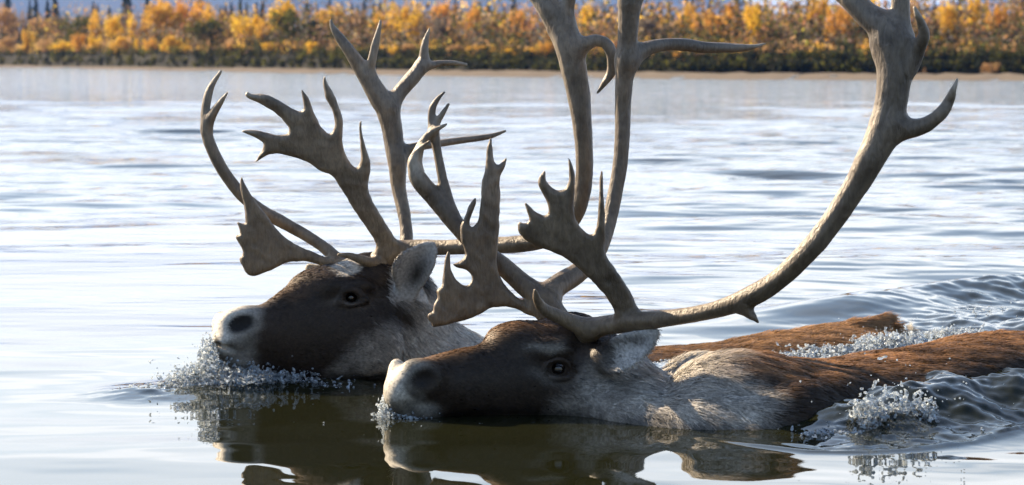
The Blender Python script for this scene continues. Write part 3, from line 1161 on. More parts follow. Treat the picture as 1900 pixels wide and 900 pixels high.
# ------------------------------------------------------------------ caribou
def antler(name, parent, root, parts, base_col, h=0.0026, tips=(), top_py=-150):
    """parts: ('t', rows(px,py,Y,r px), k) tubes and ('p', outline, depth function, half thickness, k) plates"""
    lo, hi = np.full(3, 1e9), np.full(3, -1e9)
    prep = []
    for pt in parts:
        if pt[0] == 't':
            rows = np.array(pt[1], float)
            w = np.array([P(a, b, y) for a, b, y, r in rows])
            r = np.array([pxm(q, y) for a, b, y, q in rows])
            lo = np.minimum(lo, (w - r[:, None]).min(0))
            hi = np.maximum(hi, (w + r[:, None]).max(0))
            prep.append(('t', w, np.maximum(r, 0.0024), pt[2] if len(pt) > 2 else 0.012))
        else:
            poly = np.array(pt[1], float)
            ys = pt[2](poly[:, 0], poly[:, 1])
            w = np.array([P(a, b, y) for (a, b), y in zip(poly, ys)])
            lo = np.minimum(lo, w.min(0) - 0.02)
            hi = np.maximum(hi, w.max(0) + 0.02)
            prep.append(pt)
    f = Field(lo - 0.015, hi + 0.015, h)
    for pt in prep:
        if pt[0] == 't':
            f.chain(pt[1], pt[2], k=pt[3], sub=6)
        else:
            f.plate(pt[1], pt[2], pt[3], pt[4] if len(pt) > 4 else 0.008)
    V, Q = f.mesh(2)
    N = vert_normals(V, Q)
    # texture space that runs along the beams and tines: grooves follow the growth of the bone
    axp, axt, axs = [], [], []
    run = 0.0
    for pt in prep:
        if pt[0] == 't':
            dn = catmull(pt[1], 5)
            tg = np.gradient(dn, axis=0)
            axp.append(dn)
            axt.append(tg / (np.linalg.norm(tg, axis=1, keepdims=True) + 1e-9))
            axs.append(run + np.concatenate([[0], np.cumsum(np.linalg.norm(np.diff(dn, axis=0), axis=1))]))
            run += 3.0
    axp, axt, axs = np.vstack(axp), np.vstack(axt), np.concatenate(axs)
    near = np.zeros(len(V), int)
    for o_ in range(0, len(V), 20000):
        near[o_:o_ + 20000] = ((V[o_:o_ + 20000, None, :] - axp[None]) ** 2).sum(-1).argmin(1)
    q_ = V - axp[near]
    u_ = np.cross(axt[near], (0.13, 1.0, 0.2))
    u_ /= np.linalg.norm(u_, axis=1, keepdims=True) + 1e-9
    v_ = np.cross(axt[near], u_)
    gp = np.stack([(q_ * u_).sum(1), (q_ * v_).sum(1), axs[near] * 0.10], 1)
    groove = vnoise(gp, 42, 51) + 0.6 * vnoise(gp, 90, 52)
    V = V + N * (0.00055 * groove)[:, None]
    V = V + N * (0.00035 * vnoise(V, 14, 5) + 0.0002 * vnoise(V, 50, 6))[:, None]
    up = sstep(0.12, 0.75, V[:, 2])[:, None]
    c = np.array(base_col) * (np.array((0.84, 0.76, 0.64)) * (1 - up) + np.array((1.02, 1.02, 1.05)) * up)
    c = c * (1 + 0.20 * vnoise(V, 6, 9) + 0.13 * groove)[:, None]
    # polished pale tips
    for (tx, ty, ty_, rad) in tips:
        tp = P(tx, ty, ty_)
        k = np.exp(-(np.linalg.norm(V - tp, axis=1) / rad) ** 2)
        c = c * (1 - k[:, None]) + np.array((0.42, 0.36, 0.28)) * k[:, None]
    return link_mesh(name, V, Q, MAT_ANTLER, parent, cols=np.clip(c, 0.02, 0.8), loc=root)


def fur_blades(V, Q, N, n, length, comb, color, weight, rng, width=0.0009, lift=0.2, clump=0.2):
    tri = np.vstack([Q[:, [0, 1, 2]], Q[:, [0, 2, 3]]])
    A = np.linalg.norm(np.cross(V[tri[:, 1]] - V[tri[:, 0]], V[tri[:, 2]] - V[tri[:, 0]]), axis=1)
    ctr = V[tri].mean(1)
    A = A * weight(ctr, N[tri[:, 0]])
    pick = rng.choice(len(tri), n, p=A / A.sum())
    b = rng.random((n, 2))
    fl = b.sum(1) > 1
    b[fl] = 1 - b[fl]
    t = tri[pick]
    p = V[t[:, 0]] * (1 - b.sum(1))[:, None] + V[t[:, 1]] * b[:, :1] + V[t[:, 2]] * b[:, 1:]
    nn = N[t[:, 0]] * (1 - b.sum(1))[:, None] + N[t[:, 1]] * b[:, :1] + N[t[:, 2]] * b[:, 1:]
    nn /= np.linalg.norm(nn, axis=1, keepdims=True) + 1e-9
    L = length(p) * rng.uniform(0.6, 1.25, n)
    d = comb(p)
    d = d + clump * np.stack([vnoise(p, 14, 21), vnoise(p, 14, 22), vnoise(p, 14, 23)], 1) + 0.22 * rng.normal(size=(n, 3))
    d = d - nn * (d * nn).sum(1, keepdims=True)
    d /= np.linalg.norm(d, axis=1, keepdims=True) + 1e-9
    lf = lift * (0.6 + 0.8 * rng.random((n, 1)))
    d1 = d * (1 - lf) + nn * lf
    d2 = d * (1 - 0.5 * lf) + nn * 0.5 * lf - np.array((0, 0, 0.12))
    d1 /= np.linalg.norm(d1, axis=1, keepdims=True)
    d2 /= np.linalg.norm(d2, axis=1, keepdims=True)
    side = np.cross(d, nn) + 0.8 * rng.normal(size=(n, 3)) * 0.5
    side -= d * (side * d).sum(1, keepdims=True)
    side /= np.linalg.norm(side, axis=1, keepdims=True) + 1e-9
    w = width * (0.6 + 0.6 * rng.random((n, 1)))
    r0 = p - nn * 0.001
    m = r0 + d1 * (L * 0.5)[:, None]
    e = m + d2 * (L * 0.5)[:, None]
    VV = np.stack([r0 - side * w, r0 + side * w, m + side * w * 0.8, m - side * w * 0.8, e + side * w * 0.15, e - side * w * 0.15], 1).reshape(-1, 3)
    o = np.arange(n)[:, None] * 6
    QQ = np.vstack([o + np.array([0, 1, 2, 3]), o + np.array([3, 2, 4, 5])])
    cc = color(p) * (1 + 0.16 * rng.normal(size=(n, 1))) * (1 + 0.22 * vnoise(p, 34, 24) + 0.12 * vnoise(p, 90, 25))[:, None]
    C = np.stack([cc * 0.9, cc * 0.9, cc, cc, cc * 1.12, cc * 1.12], 1).reshape(-1, 3)
    NN = np.repeat(nn * 0.85 + d * 0.1, 6, 0)
    NN /= np.linalg.norm(NN, axis=1, keepdims=True)
    return VV, QQ, np.clip(C, 0.004, 0.85), NN


def fur_object(parent, root, V, Q, C, N):
    o = link_mesh('fur', V, Q, MAT_FUR, parent, cols=C, loc=root)
    o.data.normals_split_custom_set_from_vertices(N.astype(np.float32).tolist())
    return o


def eye_object(parent, root, V, Q, px, py, r, near=True):
    bvh = BVHTree.FromPolygons([tuple(v) for v in V], [tuple(q) for q in Q])
    c = Vector((0, 0, CAM_H))
    d = (Vector(P(px, py, 5.0)) - c).normalized()
    hit = bvh.ray_cast(c, d)[0]
    ctr = hit + d * (r * 0.55)
    out = []
    nu, nv = 20, 14
    vs = [ctr + Vector((r * math.sin(math.pi * j / nv) * math.cos(2 * math.pi * i / nu), r * math.sin(math.pi * j / nv) * math.sin(2 * math.pi * i / nu), r * math.cos(math.pi * j / nv)))
          for j in range(nv + 1) for i in range(nu)]
    fs = [(j * nu + i, j * nu + (i + 1) % nu, (j + 1) * nu + (i + 1) % nu, (j + 1) * nu + i) for j in range(nv) for i in range(nu)]
    return link_mesh('eye', np.array([tuple(v) for v in vs]), fs, MAT_EYE, parent, loc=root), hit


def rows_chain(f, rows, k, op='add', sub=5):
    """rows: px, py, Y, half height px, half width m"""
    rows = np.array(rows, float)
    w = np.array([P(r[0], r[1], r[2]) for r in rows])
    hh = np.array([pxm(r[3], r[2]) for r in rows])
    f.chain(w, rows[:, 4], hh, k=k, op=op, sub=sub)


# ---- the nearer caribou
def near_caribou():
    base = Wp(1300, 800)
    base[2] = 0.0
    root = empty('caribou', base)
    tag(root, 'nearer caribou swimming low in front, dark face, pale neck, tallest antlers', 'caribou', 'caribou swimming across the river')
    f = Field(P(690, 560, 5.0) - np.array([0, 0.35, 0.42]), P(2010, 560, 5.35) + np.array([0.02, 0.75, 0.1]), 0.0042)
    # head
    rows_chain(f, [(752, 722, 5.10, 36, .036), (790, 714, 5.11, 49, .046), (850, 713, 5.13, 65, .052), (920, 712, 5.15, 79, .062), (985, 707, 5.17, 101, .080),
                   (1045, 706, 5.19, 106, .088), (1105, 716, 5.20, 98, .085)], 0.02)
    # muzzle: two nostril lobes, upper lip, chin
    f.blob(P(736, 692, 5.125), (.016, .022, .026), 0.020)
    f.blob(P(764, 697, 5.078), (.022, .020, .028), 0.022)
    f.blob(P(790, 700, 5.075), (.030, .022, .032), 0.020)
    f.blob(P(748, 732, 5.09), (.029, .036, .032), 0.025)
    f.blob(P(775, 765, 5.10), (.05, .034, .022), 0.02)
    # brow, cheek and forehead
    f.blob(P(1015, 648, 5.115), (.045, .02, .018), 0.025)
    f.blob(P(960, 628, 5.17), (.055, .05, .03), 0.03)
    f.blob(P(1090, 745, 5.13), (.06, .03, .055), 0.035)
    f.blob(P(1060, 610, 5.20), (.05, .06, .03), 0.03)
    # neck, shoulders and back
    rows_chain(f, [(1090, 730, 5.20, 98, .092), (1170, 768, 5.18, 96, .145), (1240, 790, 5.16, 82, .20), (1320, 800, 5.15, 122, .25), (1400, 806, 5.16, 142, .278),
                   (1480, 814, 5.20, 140, .285), (1580, 816, 5.27, 146, .285), (1700, 812, 5.36, 162, .28), (1830, 800, 5.46, 174, .27), (1930, 796, 5.54, 178, .255), (2040, 800, 5.62, 150, .22)], 0.045)
    # withers on both sides of the neck
    f.blob(P(1300, 712, 5.27), (.075, .085, .055), 0.03)
    f.blob(P(1362, 716, 5.12), (.085, .09, .052), 0.05)
    # eye socket, nostril, mouth
    f.blob(P(1035, 684, 5.095), (.024, .016, .017), 0.010, 'sub')
    ye = 5.098
    f.chain(np.array([P(1008, 688, ye), P(1016, 675, ye - .005), P(1034, 667, ye - .010), P(1052, 672, ye - .006), P(1062, 686, ye)]), np.full(5, .0045), k=0.006)
    f.chain(np.array([P(1008, 688, ye), P(1018, 696, ye - .003), P(1036, 702, ye - .006), P(1053, 698, ye - .003), P(1062, 686, ye)]), np.full(5, .004), k=0.006)
    f.blob(P(788, 704, 5.047), (.017, .013, .013), 0.012, 'sub')
    # ears: cupped leaf shells standing out from the poll
    ear_n = [(1108, 660), (1118, 640), (1140, 622), (1180, 612), (1226, 608), (1223, 624), (1212, 646), (1196, 664), (1172, 682), (1146, 694), (1120, 690)]
    f.plate(ear_n, lambda x, y: 5.09 - 0.00030 * (x - 1110) - 0.000010 * ((y - 652) + 0.35 * (x - 1110)) ** 2, 0.0058, 0.014, smooth=2)
    f.blob(P(1118, 668, 5.12), (.028, .035, .03), 0.03)
    ear_f = [(1040, 590), (1052, 572), (1078, 574), (1090, 590), (1075, 606)]
    f.plate(ear_f, lambda x, y: 5.31 + 0 * x, 0.008, 0.02, smooth=2)
    V, Q = f.mesh(3)
    N = vert_normals(V, Q)
    hide = sstep(1150, 1450, proj(V)[0])
    V = V + N * (hide * (0.004 * vnoise(V * np.array((0.6, 1, 1)), 8, 61) + 0.002 * vnoise(V * np.array((0.5, 1, 1)), 22, 62)))[:, None]
    N = vert_normals(V, Q)

    def coat(p):
        px, py, dd = proj(p)
        n1, n2 = vnoise(p, 9, 31), vnoise(p, 30, 32)
        ox, oy = px, py
        px = px + 14 * n1 + 5 * n2
        py = py + 8 * n1
        dark = np.array((0.040, 0.028, 0.020))
        sunlit_rufous = np.array((0.16, 0.088, 0.042))
        white = np.array((0.50, 0.465, 0.40)) 
        grey = np.array((0.56, 0.52, 0.46))
        brown = np.array((0.36, 0.195, 0.09))
        flank = np.array((0.055, 0.036, 0.021))
        mix = lambda a, b, t: a * (1 - t)[..., None] + b * t[..., None]
        c = np.broadcast_to(dark, p.shape).copy()
        top = np.interp(px, [720, 790, 870, 940, 985, 1060], [650, 658, 636, 605, 597, 592])
        c = mix(c, sunlit_rufous, 0.9 * sstep(34, 6, py - top) * sstep(1040, 980, px))  # rufous snout top, brightened with the sunlight that falls there
        # grey jaw
        c = mix(c, grey * 0.55, sstep(1000, 1130, px + (py - 740) * 0.9))
        c = mix(c, grey, sstep(1120, 1190, px + (py - 740) * 0.5))
        # muzzle
        c = mix(c, white * 0.30, sstep(792, 752, px + 7 * n2))
        c = mix(c, white, sstep(768, 738, px - 0.10 * (py - 700) + 6 * n2))
        c = mix(c, white * 0.45, sstep(820, 785, px) * sstep(735, 752, py))
        c = mix(c, white * 0.42, 0.8 * np.exp(-(((ox - 770) / 20) ** 2 + ((oy - 678) / 9) ** 2)))
        c = mix(c, np.array((0.22, 0.20, 0.17)), (0.12 + 0.6 * sstep(800, 766, ox + 0.6 * (oy - 700))) * np.exp(-((np.sqrt(((ox - 784) / 30) ** 2 + ((oy - 701) / 26) ** 2) - 1) / 0.22) ** 2))
        c = mix(c, np.array((0.02, 0.016, 0.014)), np.exp(-((((ox - 784) / 23) ** 2 + ((oy - 703 + 0.25 * (ox - 784)) / 19) ** 2) ** 2)))
        c = mix(c, white * 0.7, 0.65 * np.exp(-(((px - 1012) / 28) ** 2 + ((py - 641 + (px - 1012) * 0.3) / 9) ** 2)))
        c = mix(c, np.array((0.15, 0.14, 0.13)), 0.8 * np.exp(-(((px - 1015) / 26) ** 2 + ((py - 702 - (px - 1015) * 0.3) / 10) ** 2)))
        # ears pale grey
        ear = sstep(1125, 1150, px) * sstep(5.13, 5.10, dd + 0.0) * sstep(700, 690, py) * (px < 1235)
        low = np.interp(ox, [1120, 1146, 1172, 1196, 1212, 1230], [690, 694, 682, 664, 646, 622])
        ear = sstep(1120, 1172, ox) * (ox < 1232) * sstep(low + 2, low - 6, oy) * (dd < 5.2)
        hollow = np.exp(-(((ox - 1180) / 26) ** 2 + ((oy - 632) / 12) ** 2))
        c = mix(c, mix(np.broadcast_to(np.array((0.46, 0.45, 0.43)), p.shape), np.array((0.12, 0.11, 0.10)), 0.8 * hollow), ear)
        # body
        sh = px - 0.35 * (py - 760)
        c = mix(c, flank, sstep(1390, 1450, sh))  # dark flank coat, deepened to carry the side's shade
        backtop = np.interp(px, [1180, 1240, 1300, 1380, 1470, 1600, 1750, 1900], [676, 708, 662, 660, 674, 662, 640, 614])
        sunlit_ridge = sstep(58, 16, py - backtop + 10 * n2)
        c = mix(c, brown * (0.8 + 0.35 * vnoise(p * np.array((0.5, 1, 1.6)), 16, 33))[..., None], sunlit_ridge * sstep(1280, 1420, px))  # brown back, with its sunlit top painted as a brighter band
        wet = sstep(0.030, 0.004, p[..., 2] + 0.008 * n2)
        c = c * (1 - 0.6 * wet)[..., None]
        return np.clip(c, 0.008, 0.9)

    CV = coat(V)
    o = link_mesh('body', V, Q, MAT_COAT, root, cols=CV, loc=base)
    eye_object(root, base, V, Q, 1036, 684, 0.0165)

    def comb(p):
        px, py, dd = proj(p)
        d = np.zeros(p.shape)
        d[:, 0] = 1.0
        neck = sstep(1090, 1180, px) * sstep(1480, 1380, px)
        d[:, 2] = -0.25 - 0.75 * neck
        return d

    def length(p):
        px, py, dd = proj(p)
        neck = sstep(1080, 1200, px) * sstep(1500, 1400, px)
        body = sstep(1380, 1480, px)
        muz = sstep(840, 780, px)
        L = 0.009 - 0.004 * muz + 0.018 * neck + 0.011 * body
        ear = (px > 1130) & (px < 1232) & (dd < 5.135) & (py < 690)
        return np.where(ear, 0.009, L)

    def weight(p, n):
        px, py, dd = proj(p)
        w = np.where(p[:, 2] < -0.03, 0.0, 1.0)
        w = w * np.where(n[:, 1] > 0.5, 0.25, 1.0)
        w *= np.where((np.hypot(px - 1035, py - 683) < 22) | (np.hypot(px - 786, py - 702) < 14), 0.0, 1.0)
        return w * np.where(px < 1130, 1.9, 1.0)

    rng = np.random.default_rng(3)
    fur_object(root, base, *fur_blades(V, Q, N, 150000, length, comb, coat, weight, rng))

    bone = (0.185, 0.152, 0.115)
    Yn = lambda x, y: 5.09 - 0.00018 * (595 - y)            # near bez palm leans towards the camera
    bez = [(1188, 583), (1172, 544), (1145, 503), (1126, 478), (1121, 458), (1123, 426), (1123, 390), (1120, 344), (1117, 310), (1112, 335), (1110, 380), (1108, 417), (1101, 435), (1090, 434),
           (1076, 421), (1067, 403), (1065, 380), (1068, 344), (1066, 317), (1053, 286), (1056, 312), (1057, 335), (1049, 351), (1035, 354), (1022, 346), (1012, 333), (1012, 313), (1002, 326),
           (998, 342), (1006, 358), (1015, 376), (1018, 394), (1010, 400), (994, 394), (981, 380), (971, 372), (976, 390), (983, 408), (976, 415), (960, 410), (961, 431), (976, 446), (994, 457),
           (1026, 467), (1058, 485), (1090, 513), (1117, 540), (1136, 567), (1145, 595), (1165, 605)]
    antler('antler', root, base, [
        ('t', [(1086, 640, 5.17, 22), (1090, 618, 5.14, 23), (1112, 606, 5.115, 19), (1147, 601, 5.10, 18), (1180, 596, 5.08, 19), (1213, 593, 5.06, 17), (1250, 589, 5.03, 15.5), (1300, 581, 5.0, 15), (1350, 568, 4.97, 17),
               (1400, 547, 4.94, 20), (1442, 521, 4.92, 19.5), (1499, 467, 4.89, 20), (1542, 415, 4.88, 21), (1584, 352, 4.87, 23), (1615, 296, 4.86, 27), (1641, 240, 4.86, 31), (1653, 190, 4.86, 30), (1660, 130, 4.86, 33), (1655, 82, 4.87, 40)]),
        ('t', [(1660, 90, 4.87, 36), (1640, 52, 4.87, 30), (1608, 27, 4.88, 23), (1577, -4, 4.89, 21), (1540, -40, 4.91, 20), (1500, -90, 4.94, 14), (1470, -140, 4.97, 4)], 0.014),
        ('t', [(1662, 90, 4.87, 30), (1670, 40, 4.87, 20), (1671, 0, 4.87, 17), (1668, -50, 4.88, 16), (1655, -110, 4.9, 11), (1640, -150, 4.91, 3)], 0.014),
        ('t', [(1660, 238, 4.86, 26), (1692, 238, 4.85, 18), (1720, 230, 4.84, 14), (1746, 210, 4.83, 12), (1760, 188, 4.83, 9), (1768, 168, 4.82, 6), (1776, 147, 4.82, 2)], 0.018),
        ('t', [(1682, 122, 4.86, 22), (1700, 96, 4.85, 15), (1714, 66, 4.83, 10.5), (1709, 44, 4.82, 8), (1702, 28, 4.81, 6), (1696, 13, 4.81, 2.5)], 0.014),
        ('t', [(1380, 572, 4.95, 12), (1393, 584, 4.945, 9), (1400, 590, 4.94, 6), (1407, 598, 4.94, 3)], 0.012),
        ('t', [(993, 539, 5.07, 3), (997, 557, 5.08, 8), (1010, 574, 5.095, 11), (1036, 587, 5.105, 13), (1064, 600, 5.115, 16), (1092, 612, 5.12, 20)], 0.012),
        ('p', bez, Yn, 0.0105, 0.014),
    ], bone, tips=[(1776, 147, 4.82, .03), (1696, 13, 4.81, .03), (960, 410, 5.06, .012), (971, 374, 5.06, .012), (1010, 320, 5.05, .014), (1054, 290, 5.05, .012)])

    Yb = lambda x, y: 5.288 - 0.00016 * (985 - x)
    brow = [(996, 581), (981, 586), (962, 574), (935, 568), (912, 571), (885, 586), (848, 599), (800, 609), (802, 601), (793, 588), (796, 581), (803, 579), (805, 563), (813, 551), (810, 540), (820, 531),
            (823, 503), (826, 476), (831, 464), (836, 472), (836, 499), (844, 517), (857, 529), (869, 530), (875, 519), (873, 508), (864, 500), (848, 498), (837, 490), (855, 485), (863, 474), (862, 462),
            (855, 444), (854, 421), (862, 401), (873, 376), (884, 364), (883, 380), (873, 405), (871, 419), (878, 421), (887, 410), (892, 376), (893, 339), (901, 312), (902, 276), (912, 249), (914, 271),
            (916, 298), (924, 307), (933, 298), (942, 289), (937, 310), (928, 330), (928, 362), (927, 403), (925, 440), (922, 476), (924, 503), (937, 531), (962, 554), (990, 566)]
    antler('antler', root, base, [
        ('t', [(1030, 590, 5.28, 26), (1012, 568, 5.29, 27), (1018, 548, 5.30, 25), (1036, 529, 5.32, 21), (1072, 506, 5.36, 19), (1104, 474, 5.39, 16), (1123, 436, 5.42, 14), (1137, 380, 5.44, 13), (1150, 310, 5.45, 13.5), (1155, 255, 5.45, 14),
               (1156, 200, 5.45, 14.5), (1159, 133, 5.44, 17), (1165, 67, 5.43, 18), (1168, 9, 5.42, 21), (1172, -50, 5.41, 20), (1180, -110, 5.40, 12), (1186, -150, 5.4, 3)]),
        ('t', [(1170, 0, 5.42, 17), (1190, -24, 5.42, 13), (1212, -70, 5.41, 9), (1220, -110, 5.4, 2)], 0.016),
        ('t', [(1166, 112, 5.44, 20), (1184, 98, 5.45, 17), (1209, 87, 5.46, 12.5), (1240, 82, 5.48, 11.5), (1272, 83, 5.50, 12), (1300, 87, 5.52, 11), (1325, 88, 5.53, 9.5), (1373, 89, 5.56, 7.5), (1400, 86, 5.57, 4.5), (1420, 81, 5.58, 2)], 0.022),
        ('t', [(1016, 560, 5.29, 24), (972, 528, 5.30, 19), (925, 487, 5.31, 17), (885, 458, 5.32, 16), (850, 420, 5.33, 16), (808, 370, 5.34, 17), (778, 334, 5.34, 17), (769, 312, 5.34, 13), (767, 298, 5.34, 10), (776, 281, 5.34, 6), (797, 261, 5.33, 2.5)]),
        ('t', [(772, 312, 5.345, 10), (776, 284, 5.35, 9), (786, 262, 5.35, 8), (803, 244, 5.345, 6), (829, 230, 5.34, 2)], 0.010),
        ('t', [(836, 396, 5.34, 13), (827, 362, 5.35, 12), (820, 328, 5.355, 9), (813, 290, 5.36, 8), (806, 250, 5.36, 9), (801, 220, 5.36, 7.5), (803, 200, 5.36, 6.5), (811, 185, 5.36, 4.5), (824, 171, 5.36, 2)], 0.012),
        ('t', [(804, 240, 5.36, 7), (813, 224, 5.355, 6), (822, 210, 5.35, 4.5), (832, 194, 5.35, 2)], 0.010),
        ('p', brow, Yb, 0.0095, 0.012),
    ], bone, tips=[(829, 230, 5.34, .02), (768, 305, 5.34, .03), (1420, 81, 5.58, .03), (800, 609, 5.27, .012)])
    # tuft of dark hair between the antler bases is part of the coat
    return root


near_caribou()


# ---- the farther caribou
def far_caribou():
    base = Wp(700, 705)
    base[2] = 0.0
    root = empty('caribou', base)
    tag(root, 'farther caribou with raised head, splash at its pale nose, broad palmed antlers', 'caribou', 'caribou swimming across the river')
    f = Field(P(375, 470, 5.6) - np.array([0, 0.2, 0.34]), P(1700, 430, 6.4) + np.array([0, 0.4, 0.05]), 0.0042)
    rows_chain(f, [(434, 627, 5.61, 38, .036), (480, 626, 5.63, 56, .046), (540, 624, 5.67, 88, .055), (600, 612, 5.70, 108, .070), (652, 597, 5.73, 112, .085), (702, 588, 5.76, 112, .088), (742, 592, 5.78, 96, .080)], 0.02)
    f.blob(P(412, 604, 5.635), (.020, .024, .028), 0.018)
    f.blob(P(440, 602, 5.60), (.034, .022, .031), 0.028)
    f.blob(P(466, 608, 5.612), (.032, .022, .036), 0.030)
    f.blob(P(424, 640, 5.60), (.032, .040, .030), 0.018)
    f.blob(P(447, 668, 5.61), (.038, .034, .022), 0.016)
    f.blob(P(640, 530, 5.66), (.05, .02, .018), 0.03)
    f.blob(P(600, 530, 5.71), (.06, .05, .03), 0.03)
    f.blob(P(670, 640, 5.67), (.07, .03, .06), 0.04)
    f.blob(P(690, 502, 5.76), (.05, .06, .03), 0.03)
    rows_chain(f, [(716, 616, 5.79, 92, .085), (770, 668, 5.82, 100, .115), (830, 712, 5.86, 104, .16), (930, 748, 5.92, 100, .21), (1060, 760, 5.98, 102, .25), (1200, 752, 6.08, 100, .26), (1350, 742, 6.2, 104, .26),
                   (1480, 728, 6.3, 112, .25), (1580, 722, 6.38, 116, .235), (1650, 726, 6.44, 104, .19)], 0.04)
    f.chain(np.array([P(1585, 618, 6.40), P(1622, 604, 6.41), P(1645, 594, 6.42), P(1662, 602, 6.43)]), np.array([.024, .020, .013, .006]), k=0.03)
    f.blob(P(1672, 636, 6.47), (.04, .06, .035), 0.03)
    # nostril, mouth, eye socket
    f.blob(P(446, 599, 5.572), (.022, .010, .015), 0.014, 'sub')
    f.chain(np.array([P(396, 638, 5.585), P(418, 643, 5.568), P(442, 653, 5.568), P(474, 672, 5.582)]), np.array([.006, .006, .005, .003]), k=0.006, op='sub')
    f.blob(P(650, 551, 5.645), (.026, .014, .015), 0.010, 'sub')
    f.chain(np.array([P(626, 560, 5.645), P(640, 541, 5.64), P(656, 539, 5.64), P(676, 556, 5.65)]), np.full(4, .0055), k=0.008)
    f.chain(np.array([P(626, 560, 5.645), P(645, 565, 5.64), P(662, 564, 5.64), P(676, 556, 5.65)]), np.full(4, .0045), k=0.008)
    ear_n = [(750, 552), (733, 532), (725, 507), (728, 487), (742, 470), (762, 459), (786, 448), (800, 446), (810, 454), (812, 470), (809, 490), (799, 512), (787, 530), (774, 546), (763, 556)]
    f.plate(ear_n, lambda x, y: 5.70 - 0.0003 * (555 - y) - 0.000022 * ((x - 770) + 0.35 * (y - 500)) ** 2 * (0.6 + 0.4 * (y < 540)), 0.006, 0.014, smooth=2)
    f.blob(P(752, 552, 5.73), (.03, .04, .035), 0.03)
    ear_f = [(600, 518), (572, 512), (564, 496), (572, 488), (596, 492), (620, 500)]
    f.plate(ear_f, lambda x, y: 5.86 + 0 * x, 0.009, 0.012, smooth=2)
    f.blob(P(618, 512, 5.83), (.025, .04, .02), 0.02)
    V, Q = f.mesh(3)
    N = vert_normals(V, Q)
    hide = sstep(1150, 1450, proj(V)[0])
    V = V + N * (hide * (0.004 * vnoise(V * np.array((0.6, 1, 1)), 8, 61) + 0.002 * vnoise(V * np.array((0.5, 1, 1)), 22, 62)))[:, None]
    N = vert_normals(V, Q)

    def coat(p):
        px, py, dd = proj(p)
        n1, n2 = vnoise(p, 9, 41), vnoise(p, 30, 42)
        ox, oy = px, py
        px = px + 12 * n1 + 5 * n2
        py = py + 7 * n1
        dark = np.array((0.042, 0.030, 0.022))
        sunlit_rufous = np.array((0.13, 0.075, 0.04))
        white = np.array((0.58, 0.54, 0.47))
        grey = np.array((0.68, 0.62, 0.55))
        brown = np.array((0.36, 0.205, 0.095))
        mix = lambda a, b, t: a * (1 - t)[..., None] + b * t[..., None]
        c = np.broadcast_to(dark, p.shape).copy()
        top = np.interp(px, [400, 450, 480, 520, 560, 600, 640, 700], [590, 573, 568, 545, 525, 505, 490, 478])
        c = mix(c, sunlit_rufous, 0.85 * sstep(26, 4, py - top) * sstep(640, 600, px))  # warm band along this snout's top includes painted sunlight
        # pale neck behind a slanting line from jaw to ear
        s = px + (py - 640) * 0.85
        c = mix(c, grey * 0.5, sstep(640, 700, s))
        c = mix(c, grey, sstep(680, 750, s))
        c = mix(c, dark, sstep(600, 580, py) * sstep(5.74, 5.70, dd * 0 + 5.69) * sstep(760, 735, px) * sstep(560, 700, px + 80))
        c = mix(c, white, sstep(1.2, 0.75, np.sqrt(((ox - 640) / 29) ** 2 + ((oy - 496) / 15) ** 2) + 0.22 * n2))
        # muzzle
        c = mix(c, white * 0.35, sstep(505, 445, px + 0.25 * (py - 600) + 9 * n2))
        mz = sstep(452, 412, px + 0.25 * (py - 620) + 8 * n2)
        ringd = np.sqrt(((ox - 446) / 41) ** 2 + ((oy - 597) / 33) ** 2)
        c = mix(c, white, np.maximum(mz, (0.25 + 0.5 * sstep(605, 585, oy)) * (0.45 + 0.55 * sstep(468, 440, ox)) * sstep(1.2, 0.75, ringd)))
        c = mix(c, white * 0.45, sstep(660, 672, py) * sstep(490, 440, px))
        c = mix(c, np.array((0.015, 0.013, 0.012)), sstep(1.25, 0.75, np.sqrt(((ox - 447) / 25) ** 2 + ((oy - 599 + 0.25 * (ox - 446)) / np.where(oy < 599, 15, 19)) ** 2) + 0.07 * n2))
        c = mix(c, np.array((0.12, 0.10, 0.085)), 0.8 * np.exp(-(((px - 640) / 34) ** 2 + ((py - 566) / 8) ** 2)))
        # ear: pale rim and dark hollow
        ear = (ox > 716) * (ox < 822) * sstep(566, 536, oy + 6 * n2) * sstep(5.75, 5.725, dd)
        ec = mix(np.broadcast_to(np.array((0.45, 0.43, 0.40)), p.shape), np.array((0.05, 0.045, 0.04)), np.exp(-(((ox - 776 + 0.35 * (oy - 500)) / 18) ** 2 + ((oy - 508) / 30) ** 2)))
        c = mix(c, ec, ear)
        farear = ((ox < 622) & (oy < 522) & (dd > 5.78)).astype(float)
        c = mix(c, np.broadcast_to(white * 0.9, p.shape), farear)
        c = mix(c, brown, sstep(960, 1060, px))
        c = mix(c, white, sstep(1652, 1668, px))
        wet = sstep(0.030, 0.004, p[..., 2] + 0.008 * n2)
        c = c * (1 - 0.6 * wet)[..., None]
        return np.clip(c, 0.008, 0.9)

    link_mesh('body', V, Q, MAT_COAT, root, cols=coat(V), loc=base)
    eye_object(root, base, V, Q, 652, 552, 0.0145)

    def comb(p):
        px, py, dd = proj(p)
        d = np.zeros(p.shape)
        d[:, 0] = 1.0
        d[:, 1] = 0.2
        neck = sstep(640, 740, px) * sstep(960, 900, px)
        d[:, 2] = 0.15 - 0.9 * neck
        ear = (px > 722) & (px < 820) & (py < 556) & (dd < 5.745)
        d[ear] = (0.5, -0.2, 0.8)
        return d

    def length(p):
        px, py, dd = proj(p)
        neck = sstep(650, 780, px)
        muz = sstep(520, 470, px)
        L = 0.009 - 0.004 * muz + 0.020 * neck
        ear = (px > 722) & (px < 820) & (py < 556) & (dd < 5.745)
        return np.where(ear | (p[:, 1] > 5.84) & (px < 622), 0.006, L)

